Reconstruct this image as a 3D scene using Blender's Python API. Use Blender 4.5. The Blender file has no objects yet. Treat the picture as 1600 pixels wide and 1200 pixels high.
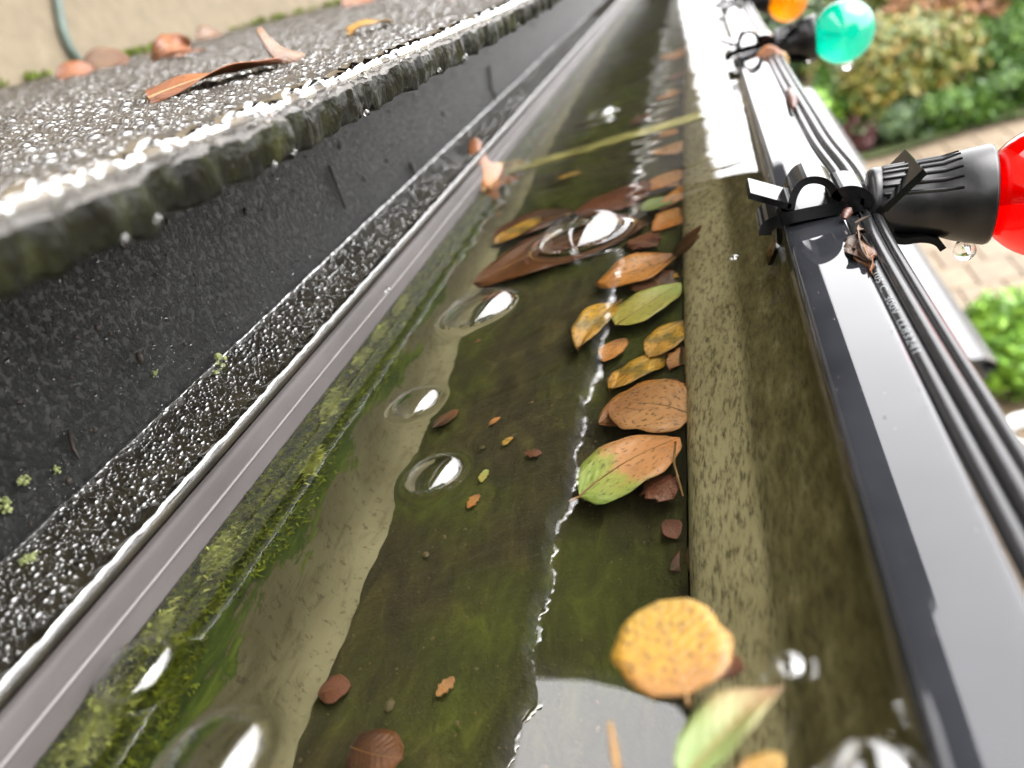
import bpy, math, random
import numpy as np
from mathutils import Vector, Matrix
R = math.radians
random.seed(7); rng = np.random.default_rng(11)
scene = bpy.context.scene
C = scene.collection

# ------------------------------------------------------------------ camera
CAMZ = 3.1                      # the lens is 3.1 m above the patio
S = 1.25e-3                     # one working unit ("u") in metres
XC = Vector((0.9264, -0.1781, -0.3314)); YC = Vector((0.2005, -0.5117, 0.8354)); ZC = Vector((-0.3184, -0.8406, -0.4382))
cam = bpy.data.cameras.new('camera'); cam_o = bpy.data.objects.new('camera', cam); C.objects.link(cam_o)
right = Vector((XC.x, YC.x, ZC.x)).normalized(); fwd = Vector((XC.z, YC.z, ZC.z)).normalized()
up = right.cross(fwd).normalized(); right = fwd.cross(up).normalized()
cam_o.matrix_world = Matrix(((right.x, up.x, -fwd.x, 0), (right.y, up.y, -fwd.y, 0), (right.z, up.z, -fwd.z, CAMZ), (0, 0, 0, 1)))
cam.sensor_width = 36; cam.lens = 27; cam.clip_start = 0.005; cam.clip_end = 500
cam.dof.use_dof = True; cam.dof.focus_distance = 0.21; cam.dof.aperture_fstop = 10.5
scene.camera = cam_o

# ------------------------------------------------------------------ sky, sun, exposure
SUN_EL, SUN_AZ = 52, 75
w = bpy.data.worlds.new('World'); scene.world = w; w.use_nodes = True
nt = w.node_tree; nt.nodes.clear()
sky = nt.nodes.new('ShaderNodeTexSky'); sky.sky_type = 'NISHITA'; sky.sun_disc = False
sky.sun_elevation = R(SUN_EL); sky.sun_rotation = R(SUN_AZ); sky.dust_density = 6; sky.air_density = 1.2; sky.ozone_density = 1
hs = nt.nodes.new('ShaderNodeHueSaturation'); hs.inputs['Saturation'].default_value = 0.12
bg = nt.nodes.new('ShaderNodeBackground'); bg.inputs['Strength'].default_value = 0.15
wo = nt.nodes.new('ShaderNodeOutputWorld')
cl = nt.nodes.new('ShaderNodeMix'); cl.data_type = 'RGBA'; cl.inputs[0].default_value = 0.7; cl.inputs[7].default_value = (8.9, 8.75, 8.8, 1)   # even cloud layer
nt.links.new(sky.outputs[0], hs.inputs['Color']); nt.links.new(hs.outputs[0], cl.inputs[6]); nt.links.new(cl.outputs[2], bg.inputs[0]); nt.links.new(bg.outputs[0], wo.inputs[0])
sun = bpy.data.lights.new('sun', 'SUN'); sun.energy = 0.7; sun.angle = R(50); sun.color = (1, 0.97, 0.93)
sun_o = bpy.data.objects.new('sun', sun); C.objects.link(sun_o); sun_o.location = (3, 0, 8)
sd = Vector((math.sin(R(SUN_AZ)) * math.cos(R(SUN_EL)), math.cos(R(SUN_AZ)) * math.cos(R(SUN_EL)), math.sin(R(SUN_EL))))
sun_o.rotation_euler = sd.to_track_quat('Z', 'Y').to_euler()
vs = scene.view_settings; vs.view_transform = 'Standard'; vs.look = 'None'; vs.gamma = 1; vs.use_curve_mapping = False
vs.exposure = 2.4
cy = scene.cycles
scene.render.engine = 'CYCLES'
cy.use_denoising = True; cy.max_bounces = 14; cy.transmission_bounces = 10; cy.transparent_max_bounces = 16; cy.glossy_bounces = 5; cy.diffuse_bounces = 4
cy.sample_clamp_indirect = 8; cy.blur_glossy = 0.3

# ------------------------------------------------------------------ pixel -> place (u, camera at origin)
def ray(u, v):
    r = Vector((u - 800, v - 600, 1200))
    return Vector((r.dot(XC), r.dot(YC), r.dot(ZC)))
def onz(u, v, z): d = ray(u, v); return d * (z / d.z)
def onx(u, v, x): d = ray(u, v); return d * (x / d.x)
def ony(u, v, y): d = ray(u, v); return d * (y / d.y)
WZ = -73.0
def refr(u, v):
    d = ray(u, v); p = d * (WZ / d.z); d.normalize(); e = 1 / 1.33; c = -d.z
    t = d * e; t.z += e * c - math.sqrt(1 - e * e * (1 - c * c)); return p, t
def under(u, v, z):
    p, t = refr(u, v); return p + t * ((z - p.z) / t.z)
def W(p): return Vector((p[0] * S, p[1] * S, p[2] * S + CAMZ))
def WA(a): a = np.asarray(a, float) * S; a[:, 2] += CAMZ; return a

# ------------------------------------------------------------------ helpers
def props(o, label=None, cat=None, group=None, kind=None):
    if label: o['label'] = label
    if cat: o['category'] = cat
    if group: o['group'] = group
    if kind: o['kind'] = kind
    return o
def thing(name, label, cat, loc, group=None):
    o = bpy.data.objects.new(name, None); C.objects.link(o); o.location = loc; o.empty_display_size = 0.01
    return props(o, label, cat, group)
def rootloc(o):
    v = Vector((0, 0, 0))
    while o is not None: v += Vector(o.location); o = o.parent
    return v
def obj(name, verts, faces, m, parent=None, smooth=True, uv=None, origin=None):
    """one mesh object; verts in world metres"""
    v = np.asarray(verts, float)
    base = rootloc(parent)
    o0 = Vector(origin) if origin is not None else (base if parent is not None else Vector(v.mean(0)))
    me = bpy.data.meshes.new(name); me.from_pydata((v - np.array(o0)).tolist(), [], faces if isinstance(faces, list) else faces.tolist())
    if smooth: me.polygons.foreach_set('use_smooth', [True] * len(me.polygons))
    if uv is not None:
        l = me.uv_layers.new(name='UVMap'); idx = np.empty(len(me.loops), int); me.loops.foreach_get('vertex_index', idx)
        l.data.foreach_set('uv', np.asarray(uv, float)[idx].ravel())
    me.materials.append(m); me.update()
    o = bpy.data.objects.new(name, me); C.objects.link(o); o.location = o0 - base
    if parent is not None: o.parent = parent
    return o
def merge(parts):
    V, F, n = [], [], 0
    for v, f in parts:
        v = np.asarray(v, float); V.append(v); F += [tuple(i + n for i in q) for q in f]; n += len(v)
    return np.vstack(V), F
def gridf(nx, ny, close=False):
    f = []
    for i in range(nx - 1):
        for j in range(ny if close else ny - 1):
            k = (j + 1) % ny; f.append((i * ny + j, (i + 1) * ny + j, (i + 1) * ny + k, i * ny + k))
    return f
def tube(path, rad, n=10, caps=True, squash=None):
    path = [Vector(p) for p in path]; V = []; m = len(path)
    rads = rad if isinstance(rad, (list, tuple, np.ndarray)) else [rad] * m
    prev = None
    for i, p in enumerate(path):
        t = (path[min(i + 1, m - 1)] - path[max(i - 1, 0)]).normalized()
        if prev is None:
            a = Vector((0, 0, 1)) if abs(t.z) < 0.9 else Vector((1, 0, 0))
            nrm = (a - t * a.dot(t)).normalized()
        else: nrm = (prev - t * prev.dot(t)).normalized()
        prev = nrm; b = t.cross(nrm)
        for k in range(n):
            a = 2 * math.pi * k / n; V.append(p + (nrm * math.cos(a) + b * math.sin(a)) * rads[i])
    F = gridf(m, n, True)
    if caps: F.append(tuple(range(n))[::-1]); F.append(tuple((m - 1) * n + k for k in range(n)))
    return np.array([tuple(v) for v in V]), F
def lathe(o, ax, prof, n=32):
    """prof: (distance along ax, radius)"""
    ax = Vector(ax).normalized(); a = Vector((0, 0, 1)); a = (a - ax * a.dot(ax)).normalized(); b = ax.cross(a); V = []
    for d, r in prof:
        for k in range(n):
            t = 2 * math.pi * k / n; V.append(tuple(Vector(o) + ax * d + (a * math.cos(t) + b * math.sin(t)) * max(r, 1e-6)))
    return np.array(V), gridf(len(prof), n, True)
def box(x0, x1, y0, y1, z0, z1):
    v = [(x, y, z) for x in (x0, x1) for y in (y0, y1) for z in (z0, z1)]
    return np.array(v, float), [(0, 1, 3, 2), (4, 6, 7, 5), (0, 4, 5, 1), (2, 3, 7, 6), (0, 2, 6, 4), (1, 5, 7, 3)]
def extr(prof, ys, closed=False):
    """profile of (x,z) swept along y"""
    V = [(x, y, z) for y in ys for x, z in prof]
    return np.array(V, float), [q[::-1] for q in gridf(len(ys), len(prof), closed)]
def rnd(prof, k=3):
    p = np.array(prof, float)
    for _ in range(k):
        q = [p[0]]
        for a, b in zip(p[:-1], p[1:]): q += [a * .75 + b * .25, a * .25 + b * .75]
        q.append(p[-1]); p = np.array(q)
    return [tuple(a) for a in p]
def wav(x, seed, scales=((1, 1), (2.3, .5), (5.1, .3))):
    r = np.random.default_rng(seed); o = 0
    for f, a in scales: o = o + a * np.sin(np.asarray(x) * f + r.uniform(0, 6.3)) * np.cos(np.asarray(x) * f * .37 + r.uniform(0, 6.3))
    return o

# ------------------------------------------------------------------ materials
def newmat(name):
    m = bpy.data.materials.new(name); m.use_nodes = True; t = m.node_tree
    p = t.nodes['Principled BSDF']; return m, t, p
def N(t, ty, **kw):
    n = t.nodes.new(ty)
    for k, v in kw.items():
        if k in n.inputs: n.inputs[k].default_value = v
        else: setattr(n, k, v)
    return n
def coords(t, scale=(1, 1, 1), kind='Object'):
    tc = N(t, 'ShaderNodeTexCoord'); mp = N(t, 'ShaderNodeMapping'); mp.inputs['Scale'].default_value = scale
    t.links.new(tc.outputs[kind], mp.inputs[0]); return mp.outputs[0]
def ramp(t, fac, stops):
    r = N(t, 'ShaderNodeValToRGB'); e = r.color_ramp.elements
    while len(e) < len(stops): e.new(0.5)
    for el, (p, c) in zip(e, stops): el.position = p; el.color = (*c, 1) if len(c) == 3 else c
    t.links.new(fac, r.inputs[0]); return r.outputs[0]
def noise(t, vec, sc, det=4, rough=.55, dist=0):
    n = N(t, 'ShaderNodeTexNoise'); n.inputs['Scale'].default_value = sc; n.inputs['Detail'].default_value = det
    n.inputs['Roughness'].default_value = rough; n.inputs['Distortion'].default_value = dist
    t.links.new(vec, n.inputs['Vector']); return n.outputs['Fac']
def mixc(t, fac, a, b, mode='MIX'):
    m = N(t, 'ShaderNodeMix', data_type='RGBA', blend_type=mode)
    for s, x in ((0, fac), (6, a), (7, b)):
        if hasattr(x, 'is_output'): t.links.new(x, m.inputs[s])
        else: m.inputs[s].default_value = x if s == 0 else (*x, 1)
    return m.outputs[2]
def bump(t, p, h, st, dist):
    b = N(t, 'ShaderNodeBump'); b.inputs['Strength'].default_value = st; b.inputs['Distance'].default_value = dist
    t.links.new(h, b.inputs['Height']); t.links.new(b.outputs[0], p.inputs['Normal']); return b
def simple(name, stops, sc=200, rough=.5, bst=0.3, bd=0.0004, bsc=None, vec=(1, 1, 1), spec=.5, coat=0, det=5, metal=0):
    m, t, p = newmat(name); v = coords(t, vec); f = noise(t, v, sc, det)
    t.links.new(ramp(t, f, stops), p.inputs['Base Color']); p.inputs['Roughness'].default_value = rough
    p.inputs['Specular IOR Level'].default_value = spec; p.inputs['Coat Weight'].default_value = coat; p.inputs['Coat Roughness'].default_value = .03
    p.inputs['Metallic'].default_value = metal
    if bst: bump(t, p, noise(t, v, bsc or sc * 3, 4), bst, bd)
    return m
def two(c, d=.3): return [(.3, tuple(x * (1 - d) for x in c)), (.7, tuple(min(1, x * (1 + d)) for x in c))]

def bothsides(t, fr, a, b):
    g = N(t, 'ShaderNodeNewGeometry'); mr = N(t, 'ShaderNodeMapRange'); mr.inputs[3].default_value = a; mr.inputs[4].default_value = b
    t.links.new(g.outputs['Backfacing'], mr.inputs[0]); t.links.new(mr.outputs[0], fr.inputs['IOR'])
def water_mat(name, ior=1.33, fior=1.55, bst=0, tint=(1, 1, 1)):
    m = bpy.data.materials.new(name); m.use_nodes = True; t = m.node_tree; t.nodes.clear()
    rf = N(t, 'ShaderNodeBsdfRefraction'); rf.inputs['IOR'].default_value = ior; rf.inputs['Roughness'].default_value = 0; rf.inputs['Color'].default_value = (*tint, 1)
    gl = N(t, 'ShaderNodeBsdfGlossy'); gl.inputs['Roughness'].default_value = 0.0
    fr = N(t, 'ShaderNodeFresnel'); bothsides(t, fr, fior, ior)
    mx = N(t, 'ShaderNodeMixShader'); o = N(t, 'ShaderNodeOutputMaterial')
    t.links.new(fr.outputs[0], mx.inputs[0]); t.links.new(rf.outputs[0], mx.inputs[1]); t.links.new(gl.outputs[0], mx.inputs[2]); t.links.new(mx.outputs[0], o.inputs[0])
    if bst:
        v = coords(t); b = N(t, 'ShaderNodeBump'); b.inputs['Strength'].default_value = bst; b.inputs['Distance'].default_value = .0003
        t.links.new(noise(t, v, 60, 2), b.inputs['Height'])
        for s in (rf, gl, fr): t.links.new(b.outputs[0], s.inputs['Normal'])
    return m
def film_mat(name, tint=(1, 1, 1), fior=1.6, body=0, bodycol=(1, 1, 1), even=0):
    """thin clear or coloured shell: see-through plus mirror, optional scattering body"""
    m = bpy.data.materials.new(name); m.use_nodes = True; t = m.node_tree; t.nodes.clear()
    tr = N(t, 'ShaderNodeBsdfTransparent'); tr.inputs[0].default_value = (*tint, 1); sh = tr.outputs[0]
    if body:
        tl = N(t, 'ShaderNodeBsdfTranslucent'); tl.inputs[0].default_value = (*bodycol, 1)
        m0 = N(t, 'ShaderNodeMixShader'); m0.inputs[0].default_value = body; t.links.new(sh, m0.inputs[1]); t.links.new(tl.outputs[0], m0.inputs[2]); sh = m0.outputs[0]
    gl = N(t, 'ShaderNodeBsdfGlossy'); gl.inputs['Roughness'].default_value = 0.01
    fr = N(t, 'ShaderNodeFresnel'); bothsides(t, fr, fior, 1 / fior)
    mx = N(t, 'ShaderNodeMixShader'); o = N(t, 'ShaderNodeOutputMaterial')
    mx.inputs[0].default_value = even
    if not even: t.links.new(fr.outputs[0], mx.inputs[0])
    t.links.new(sh, mx.inputs[1]); t.links.new(gl.outputs[0], mx.inputs[2]); t.links.new(mx.outputs[0], o.inputs[0])
    return m
M = {}
M['water'] = water_mat('water', fior=1.85, bst=.05, tint=(.94, .93, .87))
M['drop'] = water_mat('drop', fior=2.0)
M['bubble'] = film_mat('bubble', even=.2)
M['drop_bright'] = water_mat('drop_bright', fior=2.9)
M['black_plastic'] = simple('black_plastic', two((.004, .004, .0045), .3), 300, .12, .1, .0001, spec=.4)
M['socket'] = simple('socket', two((.008, .008, .009), .25), 300, .3, .2, .0001, spec=.45)
M['cable'] = simple('cable', two((.014, .014, .015), .3), 500, .25, .15, .0001)
M['print'] = simple('print', two((.16, .175, .18), .1), 100, .6, 0)
M['rim'] = simple('rim', two((.016, .017, .02), .25), 60, .03, .04, .0002, bsc=60, spec=.55, coat=.25)
M['stucco'] = simple('stucco', two((.19, .155, .105), .12), 60, .9, .5, .002, 250)
M['far_blocker_grey'] = simple('far_blocker_grey', two((.075, .07, .06), .25), 8, .8, .2, .01)  # for the added block that darkens the far reflection
M['blocker_dark'] = simple('blocker_dark', two((.012, .011, .009), .2), 30, .8, .1)  # dark skin of the added overhead blocker
M['far_paint'] = simple('far_paint', two((.05, .052, .055), .15), 6, .08, 0, spec=.7, coat=.5)
M['tan'] = simple('tan', two((.165, .125, .082), .35), 5, .75, .3, .004, 30)
M['joint'] = simple('joint', two((.11, .081, .051), .2), 8, .9, .3, .004, 30)
M['bark'] = simple('bark', two((.045, .03, .02), .4), 20, .9, .4, .01)
M['lichen'] = simple('lichen', [(.3, (.16, .2, .06)), (.7, (.42, .46, .2))], 900, .9, .5, .0004)
M['debris'] = simple('debris', [(.3, (.008, .006, .004)), (.7, (.035, .02, .012))], 400, .6, .3)
M['bud'] = simple('bud', [(.3, (.03, .01, .006)), (.7, (.09, .03, .018))], 400, .4, .3)
M['speck'] = simple('speck', [(.3, (.03, .03, .012)), (.5, (.09, .07, .03)), (.62, (.14, .06, .02)), (.75, (.2, .19, .14))], 70, .7, 0)
M['white_pot'] = simple('white_pot', two((.6, .6, .58), .05), 10, .5, .05)

# gutter inside: algae, silt and bare metal by place
def gutter_mat():
    m, t, p = newmat('gutter_inside'); v = coords(t)
    sx = N(t, 'ShaderNodeSeparateXYZ'); t.links.new(v, sx.inputs[0])
    vs_ = coords(t, (1, .45, 1))
    n1 = noise(t, vs_, 130, 6, .65, .6); n2 = noise(t, v, 28, 3); n3 = noise(t, vs_, 480, 6, .7)
    beige = ramp(t, n2, [(.3, (.23, .21, .115)), (.7, (.38, .36, .225))])
    speck = ramp(t, n3, [(.47, (0, 0, 0)), (.64, (1, 1, 1))])
    mud = ramp(t, n1, [(.3, (.010, .0125, .004)), (.55, (.022, .028, .0075)), (.75, (.05, .055, .018))])
    moss = ramp(t, n1, [(.32, (.025, .045, .004)), (.55, (.07, .115, .008)), (.75, (.2, .25, .03))])
    olive = ramp(t, n1, [(.3, (.08, .072, .02)), (.7, (.22, .19, .075))])
    return m, t, p, v, sx, beige, speck, mud, moss, olive, n1, n2
def mm(t, op, a, b=None, c=None):
    n = N(t, 'ShaderNodeMath', operation=op)
    for i, x in enumerate((a, b, c)):
        if x is None: continue
        if hasattr(x, 'is_output'): t.links.new(x, n.inputs[i])
        else: n.inputs[i].default_value = x
    return n.outputs[0]
def band(t, x, a, b):
    mr = N(t, 'ShaderNodeMapRange'); mr.inputs[1].default_value = a; mr.inputs[2].default_value = b; t.links.new(x, mr.inputs[0]); return mr.outputs[0]
m, t, p, v, sx, beige, speck, mud, moss, olive, n1, n2 = gutter_mat(); M['back_inside'] = m
zr = mm(t, 'ADD', sx.outputs[2], mm(t, 'MULTIPLY', mm(t, 'SUBTRACT', n2, .5), .10))
zr = mm(t, 'ADD', zr, mm(t, 'MULTIPLY', mm(t, 'SUBTRACT', n1, .5), .06))
f = band(t, zr, (WZ - 43) * S, (WZ - 40) * S)
sil = ramp(t, n2, [(.3, (.125, .112, .06)), (.7, (.205, .187, .11))])
fl = ramp(t, noise(t, coords(t, (1, 1, .35)), 420, 5, .7), [(.56, (0, 0, 0)), (.66, (1, 1, 1))])
sil = mixc(t, mm(t, 'MULTIPLY', fl, .7), sil, (.05, .045, .02)); sil = mixc(t, band(t, n1, .52, .75), sil, (.07, .065, .028))
t.links.new(mixc(t, f, sil, moss), p.inputs['Base Color']); p.inputs['Roughness'].default_value = .85; bump(t, p, n1, .6, .002)
# floor: dark silt, browner and greener by patches
m, t, p, v, sx, beige, speck, mud, moss, olive, n1, n2 = gutter_mat(); M['floor_silt'] = m
n4 = noise(t, v, 17, 3, .6); n5 = noise(t, v, 900, 4, .7)
c = mixc(t, band(t, n4, .42, .62), ramp(t, n1, [(.3, (.013, .010, .0025)), (.55, (.032, .026, .005)), (.75, (.075, .058, .015))]), ramp(t, n1, [(.3, (.018, .022, .0008)), (.55, (.046, .056, .002)), (.75, (.085, .095, .006))]))
c = mixc(t, ramp(t, n5, [(.6, (0, 0, 0)), (.7, (.6, .6, .6))]), c, (.10, .085, .04))
t.links.new(c, p.inputs['Base Color']); p.inputs['Roughness'].default_value = .9; bump(t, p, mm(t, 'ADD', n1, mm(t, 'MULTIPLY', n5, .5)), .8, .002)
# front wall: pale speckled ledge, then a darker streaked olive face up to the rim
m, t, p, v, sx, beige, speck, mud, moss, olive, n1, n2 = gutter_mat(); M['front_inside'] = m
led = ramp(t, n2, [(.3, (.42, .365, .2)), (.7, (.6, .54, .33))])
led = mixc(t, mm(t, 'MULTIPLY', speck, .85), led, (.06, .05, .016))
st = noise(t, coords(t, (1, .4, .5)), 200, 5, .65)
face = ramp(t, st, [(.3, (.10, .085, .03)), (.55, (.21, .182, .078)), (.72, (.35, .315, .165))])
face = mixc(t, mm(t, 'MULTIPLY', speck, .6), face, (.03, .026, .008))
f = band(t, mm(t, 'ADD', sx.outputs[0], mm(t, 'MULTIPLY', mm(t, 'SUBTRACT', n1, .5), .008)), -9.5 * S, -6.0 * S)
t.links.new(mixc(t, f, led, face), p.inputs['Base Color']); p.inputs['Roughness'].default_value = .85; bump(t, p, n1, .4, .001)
# black painted fascia with pimpled wet film
m, t, p = newmat('fascia_black'); M['fascia'] = m; v = coords(t)
n1 = noise(t, v, 60, 4); n2 = noise(t, v, 430, 5, .7)
t.links.new(ramp(t, n1, [(.3, (.006, .0065, .006)), (.7, (.017, .018, .016))]), p.inputs['Base Color'])
p.inputs['Roughness'].default_value = .42; p.inputs['Specular IOR Level'].default_value = .3; bump(t, p, ramp(t, n2, [(.45, (0, 0, 0)), (.7, (1, 1, 1))]), .7, .0010)
# flange under the droplets
M['flange'] = simple('flange_black', [(.35, (.012, .010, .006)), (.65, (.03, .025, .014))], 90, .35, .3, .0004, 300)
M['grey_hem'] = simple('grey_hem', [(.3, (.048, .042, .041)), (.7, (.078, .07, .068))], 40, .55, .3, .0004, 260, spec=.25, vec=(1, .3, 1))
M['roof'] = simple('roof_felt', [(.3, (.018, .016, .013)), (.7, (.055, .047, .036))], 70, .4, .8, .0012, 420)
M['roof_edge'] = simple('roof_edge', [(.3, (.002, .002, .0012)), (.52, (.006, .0065, .0022)), (.75, (.022, .025, .006))], 160, .32, .8, .002, 330, vec=(1, 1, .4), spec=.2)
M['hanger'] = simple('hanger_algae', [(.35, (.12, .11, .02)), (.65, (.3, .28, .10))], 90, .6, .3, .0005)
for nm, a, b in (('moss', (.02, .038, .001), (.24, .28, .008)), ('moss_pale', (.2, .24, .03), (.5, .54, .13)), ('moss_roof', (.05, .09, .008), (.2, .26, .02))):
    M[nm] = simple(nm, [(.3, a), (.7, b)], 160, .9, 0)
def leafy(name, a, b, c):
    m, t, p = newmat(name); oi = N(t, 'ShaderNodeNewGeometry')
    t.links.new(ramp(t, oi.outputs['Random Per Island'], [(.1, a), (.5, b), (.95, c)]), p.inputs['Base Color'])
    p.inputs['Roughness'].default_value = .5; p.inputs['Subsurface Weight'].default_value = 0
    return m
M['thuja'] = leafy('thuja', (.02, .06, .006), (.045, .11, .010), (.09, .17, .016))
M['gold'] = leafy('gold', (.05, .08, .008), (.115, .125, .014), (.2, .14, .022))
M['rust'] = leafy('rust', (.12, .05, .02), (.24, .10, .04), (.3, .16, .06))
M['lime'] = leafy('lime', (.07, .17, .008), (.12, .27, .014), (.2, .36, .03))
M['dark_green'] = leafy('dark_green', (.02, .045, .012), (.04, .08, .02), (.07, .11, .03))
M['burgundy'] = leafy('burgundy', (.04, .012, .012), (.07, .02, .02), (.1, .03, .025))
M['teal'] = film_mat('teal_glass', (.0, .72, .58), 1.8, .45, (.0, .8, .64))
M['red'] = film_mat('red_glass', (.85, .02, .01), 1.7, .3, (.8, .015, .01))
M['amber'] = film_mat('amber_glass', (1, .55, .0), 1.7, .4, (.95, .5, .0))

# ------------------------------------------------------------------ ground
GX, GY = 60, 90
v, f = box(-GX, GX, -GY / 2, GY, -.2, 0)
ground = obj('ground', v, f, M['joint'], None, False, origin=(0, 0, 0)); props(ground, kind='structure')
pm = None; k = 0
for i in range(17):
    for j in range(15):
        x0 = .75 + j * .30 + (.15 if i % 2 else 0); y0 = 3.0 + i * .40
        if pm is None:
            a = .144; b = .194; V = [(-a, -b, 0), (a, -b, 0), (a, b, 0), (-a, b, 0)]; V = [(x, y, .004) for x, y, _ in V] + [(x, y, .03) for x, y, _ in V] + [(x * .96, y * .97, .036) for x, y, _ in V]
            F = [(0, 1, 5, 4), (1, 2, 6, 5), (2, 3, 7, 6), (3, 0, 4, 7), (4, 5, 9, 8), (5, 6, 10, 9), (6, 7, 11, 10), (7, 4, 8, 11), (8, 9, 10, 11)]
            pm = bpy.data.meshes.new('paver'); pm.from_pydata(V, [], F)
            tans = []
            for q in range(4):
                c = [(.125, .092, .057), (.132, .098, .062), (.118, .086, .053), (.136, .099, .06)][q]; tans.append(simple('paver_tan', two(c, .25), 14, .6, .3, .004, 40))
            pms = []
            for q in range(4): c = pm.copy(); c.materials.append(tans[q]); pms.append(c)
        o = bpy.data.objects.new('paver', pms[rng.integers(4)]); C.objects.link(o); o.parent = ground
        o.location = (x0, y0, rng.uniform(-.003, .003)); o.rotation_euler = (rng.normal(0, .006), rng.normal(0, .006), rng.normal(0, .01))
# planting bed behind the patio
gx = np.linspace(-6, 14, 60); gy = np.linspace(9.8, 20, 30)
V = [(x, y + .08 * math.sin(x * 3), .05 + .1 * math.sin(x * 1.3) * math.cos(y) * min(1, y - 9.8)) for x in gx for y in gy]
bed = obj('planting_bed', V, [q[::-1] for q in gridf(60, 30)], simple('bed_soil', [(.35, (.03, .04, .012)), (.65, (.07, .09, .02))], 4, .9, .6, .03, 20), None); props(bed, kind='structure')

# ------------------------------------------------------------------ house
YS = np.concatenate([np.arange(-260, 20, 4.0), np.arange(20, 500, 1.1), np.arange(500, 1500, 5.0), np.arange(1500, 4200, 60.0)])
house = thing('house', 'beige rendered house with wet black felt roof edge above the gutter', 'house', (-.6, 1, 0))
WX = -450 * S
v, f = box(WX - .25, WX, -2.5, 9.3, CAMZ - .1, CAMZ + .964); obj('upper_wall', v, f, M['stucco'], house, False)
v, f = box(-.6, -131 * S, -2.5, 6, 0, CAMZ - 60 * S); obj('lower_wall', v, f, M['stucco'], house, False)
blk = thing('sky_blocker', None, None, (0, 0, 0)); del blk
bpy.data.objects.remove(bpy.data.objects['sky_blocker'])
h = .965; hp = h + .1825
ol = [(-.55, .885), (-.47, .872), (-.41, .865), (-.35, .848), (-.29, .82), (-.24, .785), (-.215, .75), (-.225, .70), (-.24, .65), (-.25, -1.3), (.088, -1.3), (.088, .93), (.125, .95), (.125, 3.4), (-.55, 3.4)]  # outline of an added overhead blocker, cut to shape the sky's reflection
nn = len(ol); v = [(a * hp, b * hp, CAMZ + h + c) for c in (0, .04) for a, b in ol]; f = [tuple(range(nn)), tuple(range(nn, 2 * nn))[::-1]] + [(i, i + nn, (i + 1) % nn + nn, (i + 1) % nn) for i in range(nn)]
blocker = obj('sky_blocker', v, f, M['blocker_dark'], house, False)
for y in (1.3, 2.4, 3.5): v, f = box(WX - .05, -.55 * hp + .02, y, y + .05, CAMZ + h + .041, CAMZ + h + .09); obj('blocker_arm', v, f, M['blocker_dark'], blocker, False)  # arms carrying the added overhead blocker, out of view

v, f = box(-5, -.37, 9.4, 10.4, 0, 8.5); obj('far_blocker', v, f, M['far_blocker_grey'], house, False)  # unseen block added so the far water reflects dark

# roof: felt slope, ragged wet edge
def zed(y): return np.interp(y, [-260, 62, 122, 288, 4200], [-2.6, -3.4, -5.2, -7.2, -11])
SLOPE = .15
def xe(y): return -69 + 1.6 * wav(y * .12, 3) + .7 * wav(y * .6, 4)
xs = np.concatenate([[0, .5, 1.2, 2.2, 3.5], np.linspace(5, 40, 22), np.linspace(44, 392, 42)])
V = []
bump_e = .7 * wav(YS * .35, 5) + .5 * wav(YS * .9, 6)
for k, y in enumerate(YS):
    for d in xs:
        rise = SLOPE * d - 1.6 * math.exp(-d / 1.0) + bump_e[k] * .5 * math.exp(-d / 4) - .9 * math.exp(-((d - 7) / 6) ** 2)
        V.append((xe(y) - d, y, zed(y) + rise))
obj('roof_surface', WA(V), [q for q in gridf(len(YS), len(xs))], M['roof'], house)
V = []; ns = 9
for k, y in enumerate(YS):
    th = 5.8 + .6 * wav(y * .22, 8) + .25 * wav(y * 1.7, 14) + .35 * wav(y * .7, 9)
    for j in range(ns):
        s = j / (ns - 1)
        xo = -1.2 * s + .45 * math.sin(s * 3.1) * (1 + .6 * wav(y * .8 + s * 3, 10)) + .25 * wav(y * 2.1 + s * 2, 12) + .12 * wav(y * 4.7 - s * 3, 13)
        V.append((xe(y) + xo, y, zed(y) - 1.6 + bump_e[k] * .5 - th * s))
    V.append((xe(y) - 12, y, zed(y) - 1.6 - th * .8)); V.append((-131, y, zed(y) - 2 + SLOPE * 50))
obj('roof_edge', WA(V), [q for q in gridf(len(YS), ns + 2)], M['roof_edge'], house)
# vertical fascia and kicked-out flange
fz = np.linspace(-55.3, -4, 24)
obj('fascia_board', *(lambda a: (WA(a[0]), a[1]))(extr([(-130, z) for z in fz], np.concatenate([np.arange(-260, 4200, 120.0)]))), M['fascia'], house)
prof = [(-131, -53.5), (-130, -55.3), (-128, -55.9), (-120, -58.2), (-112, -60.4), (-110.4, -60.8), (-110, -61.3), (-110.2, -62.2), (-111.5, -63.4), (-131, -63.4)]
obj('drip_flange', *(lambda a: (WA(a[0]), a[1]))(extr(prof, np.arange(-260, 4200, 60.0))), M['flange'], house)

# lumpy water bead along the roof edge
def bead(name, fx, fz_, ry, rz, seed, ys, label, lump=.35, n=9, fr=1.0):
    V = []
    l1 = 1 + lump * wav(ys * .45 * fr, seed) + lump * .7 * wav(ys * 1.3 * fr, seed + 1)
    l1 = np.clip(l1, .5, 1.7)
    for k, y in enumerate(ys):
        for j in range(n):
            a = 2 * math.pi * j / n; V.append((fx(y) + ry * l1[k] * math.cos(a), y, fz_(y) + rz * l1[k] * math.sin(a)))
    o = obj(name, WA(V), [q[::-1] for q in gridf(len(ys), n, True)], M['drop'], None); return props(o, label, 'water')
yb = np.concatenate([np.arange(20, 700, .8), np.arange(700, 1800, 5.0)])
o = bead('water_bead', lambda y: xe(y) - 2.9, lambda y: zed(y) + .25, 2.6, 1.6, 21, yb, 'lumpy white-glinting bead of rainwater along the ragged roof edge', .36)

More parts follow.
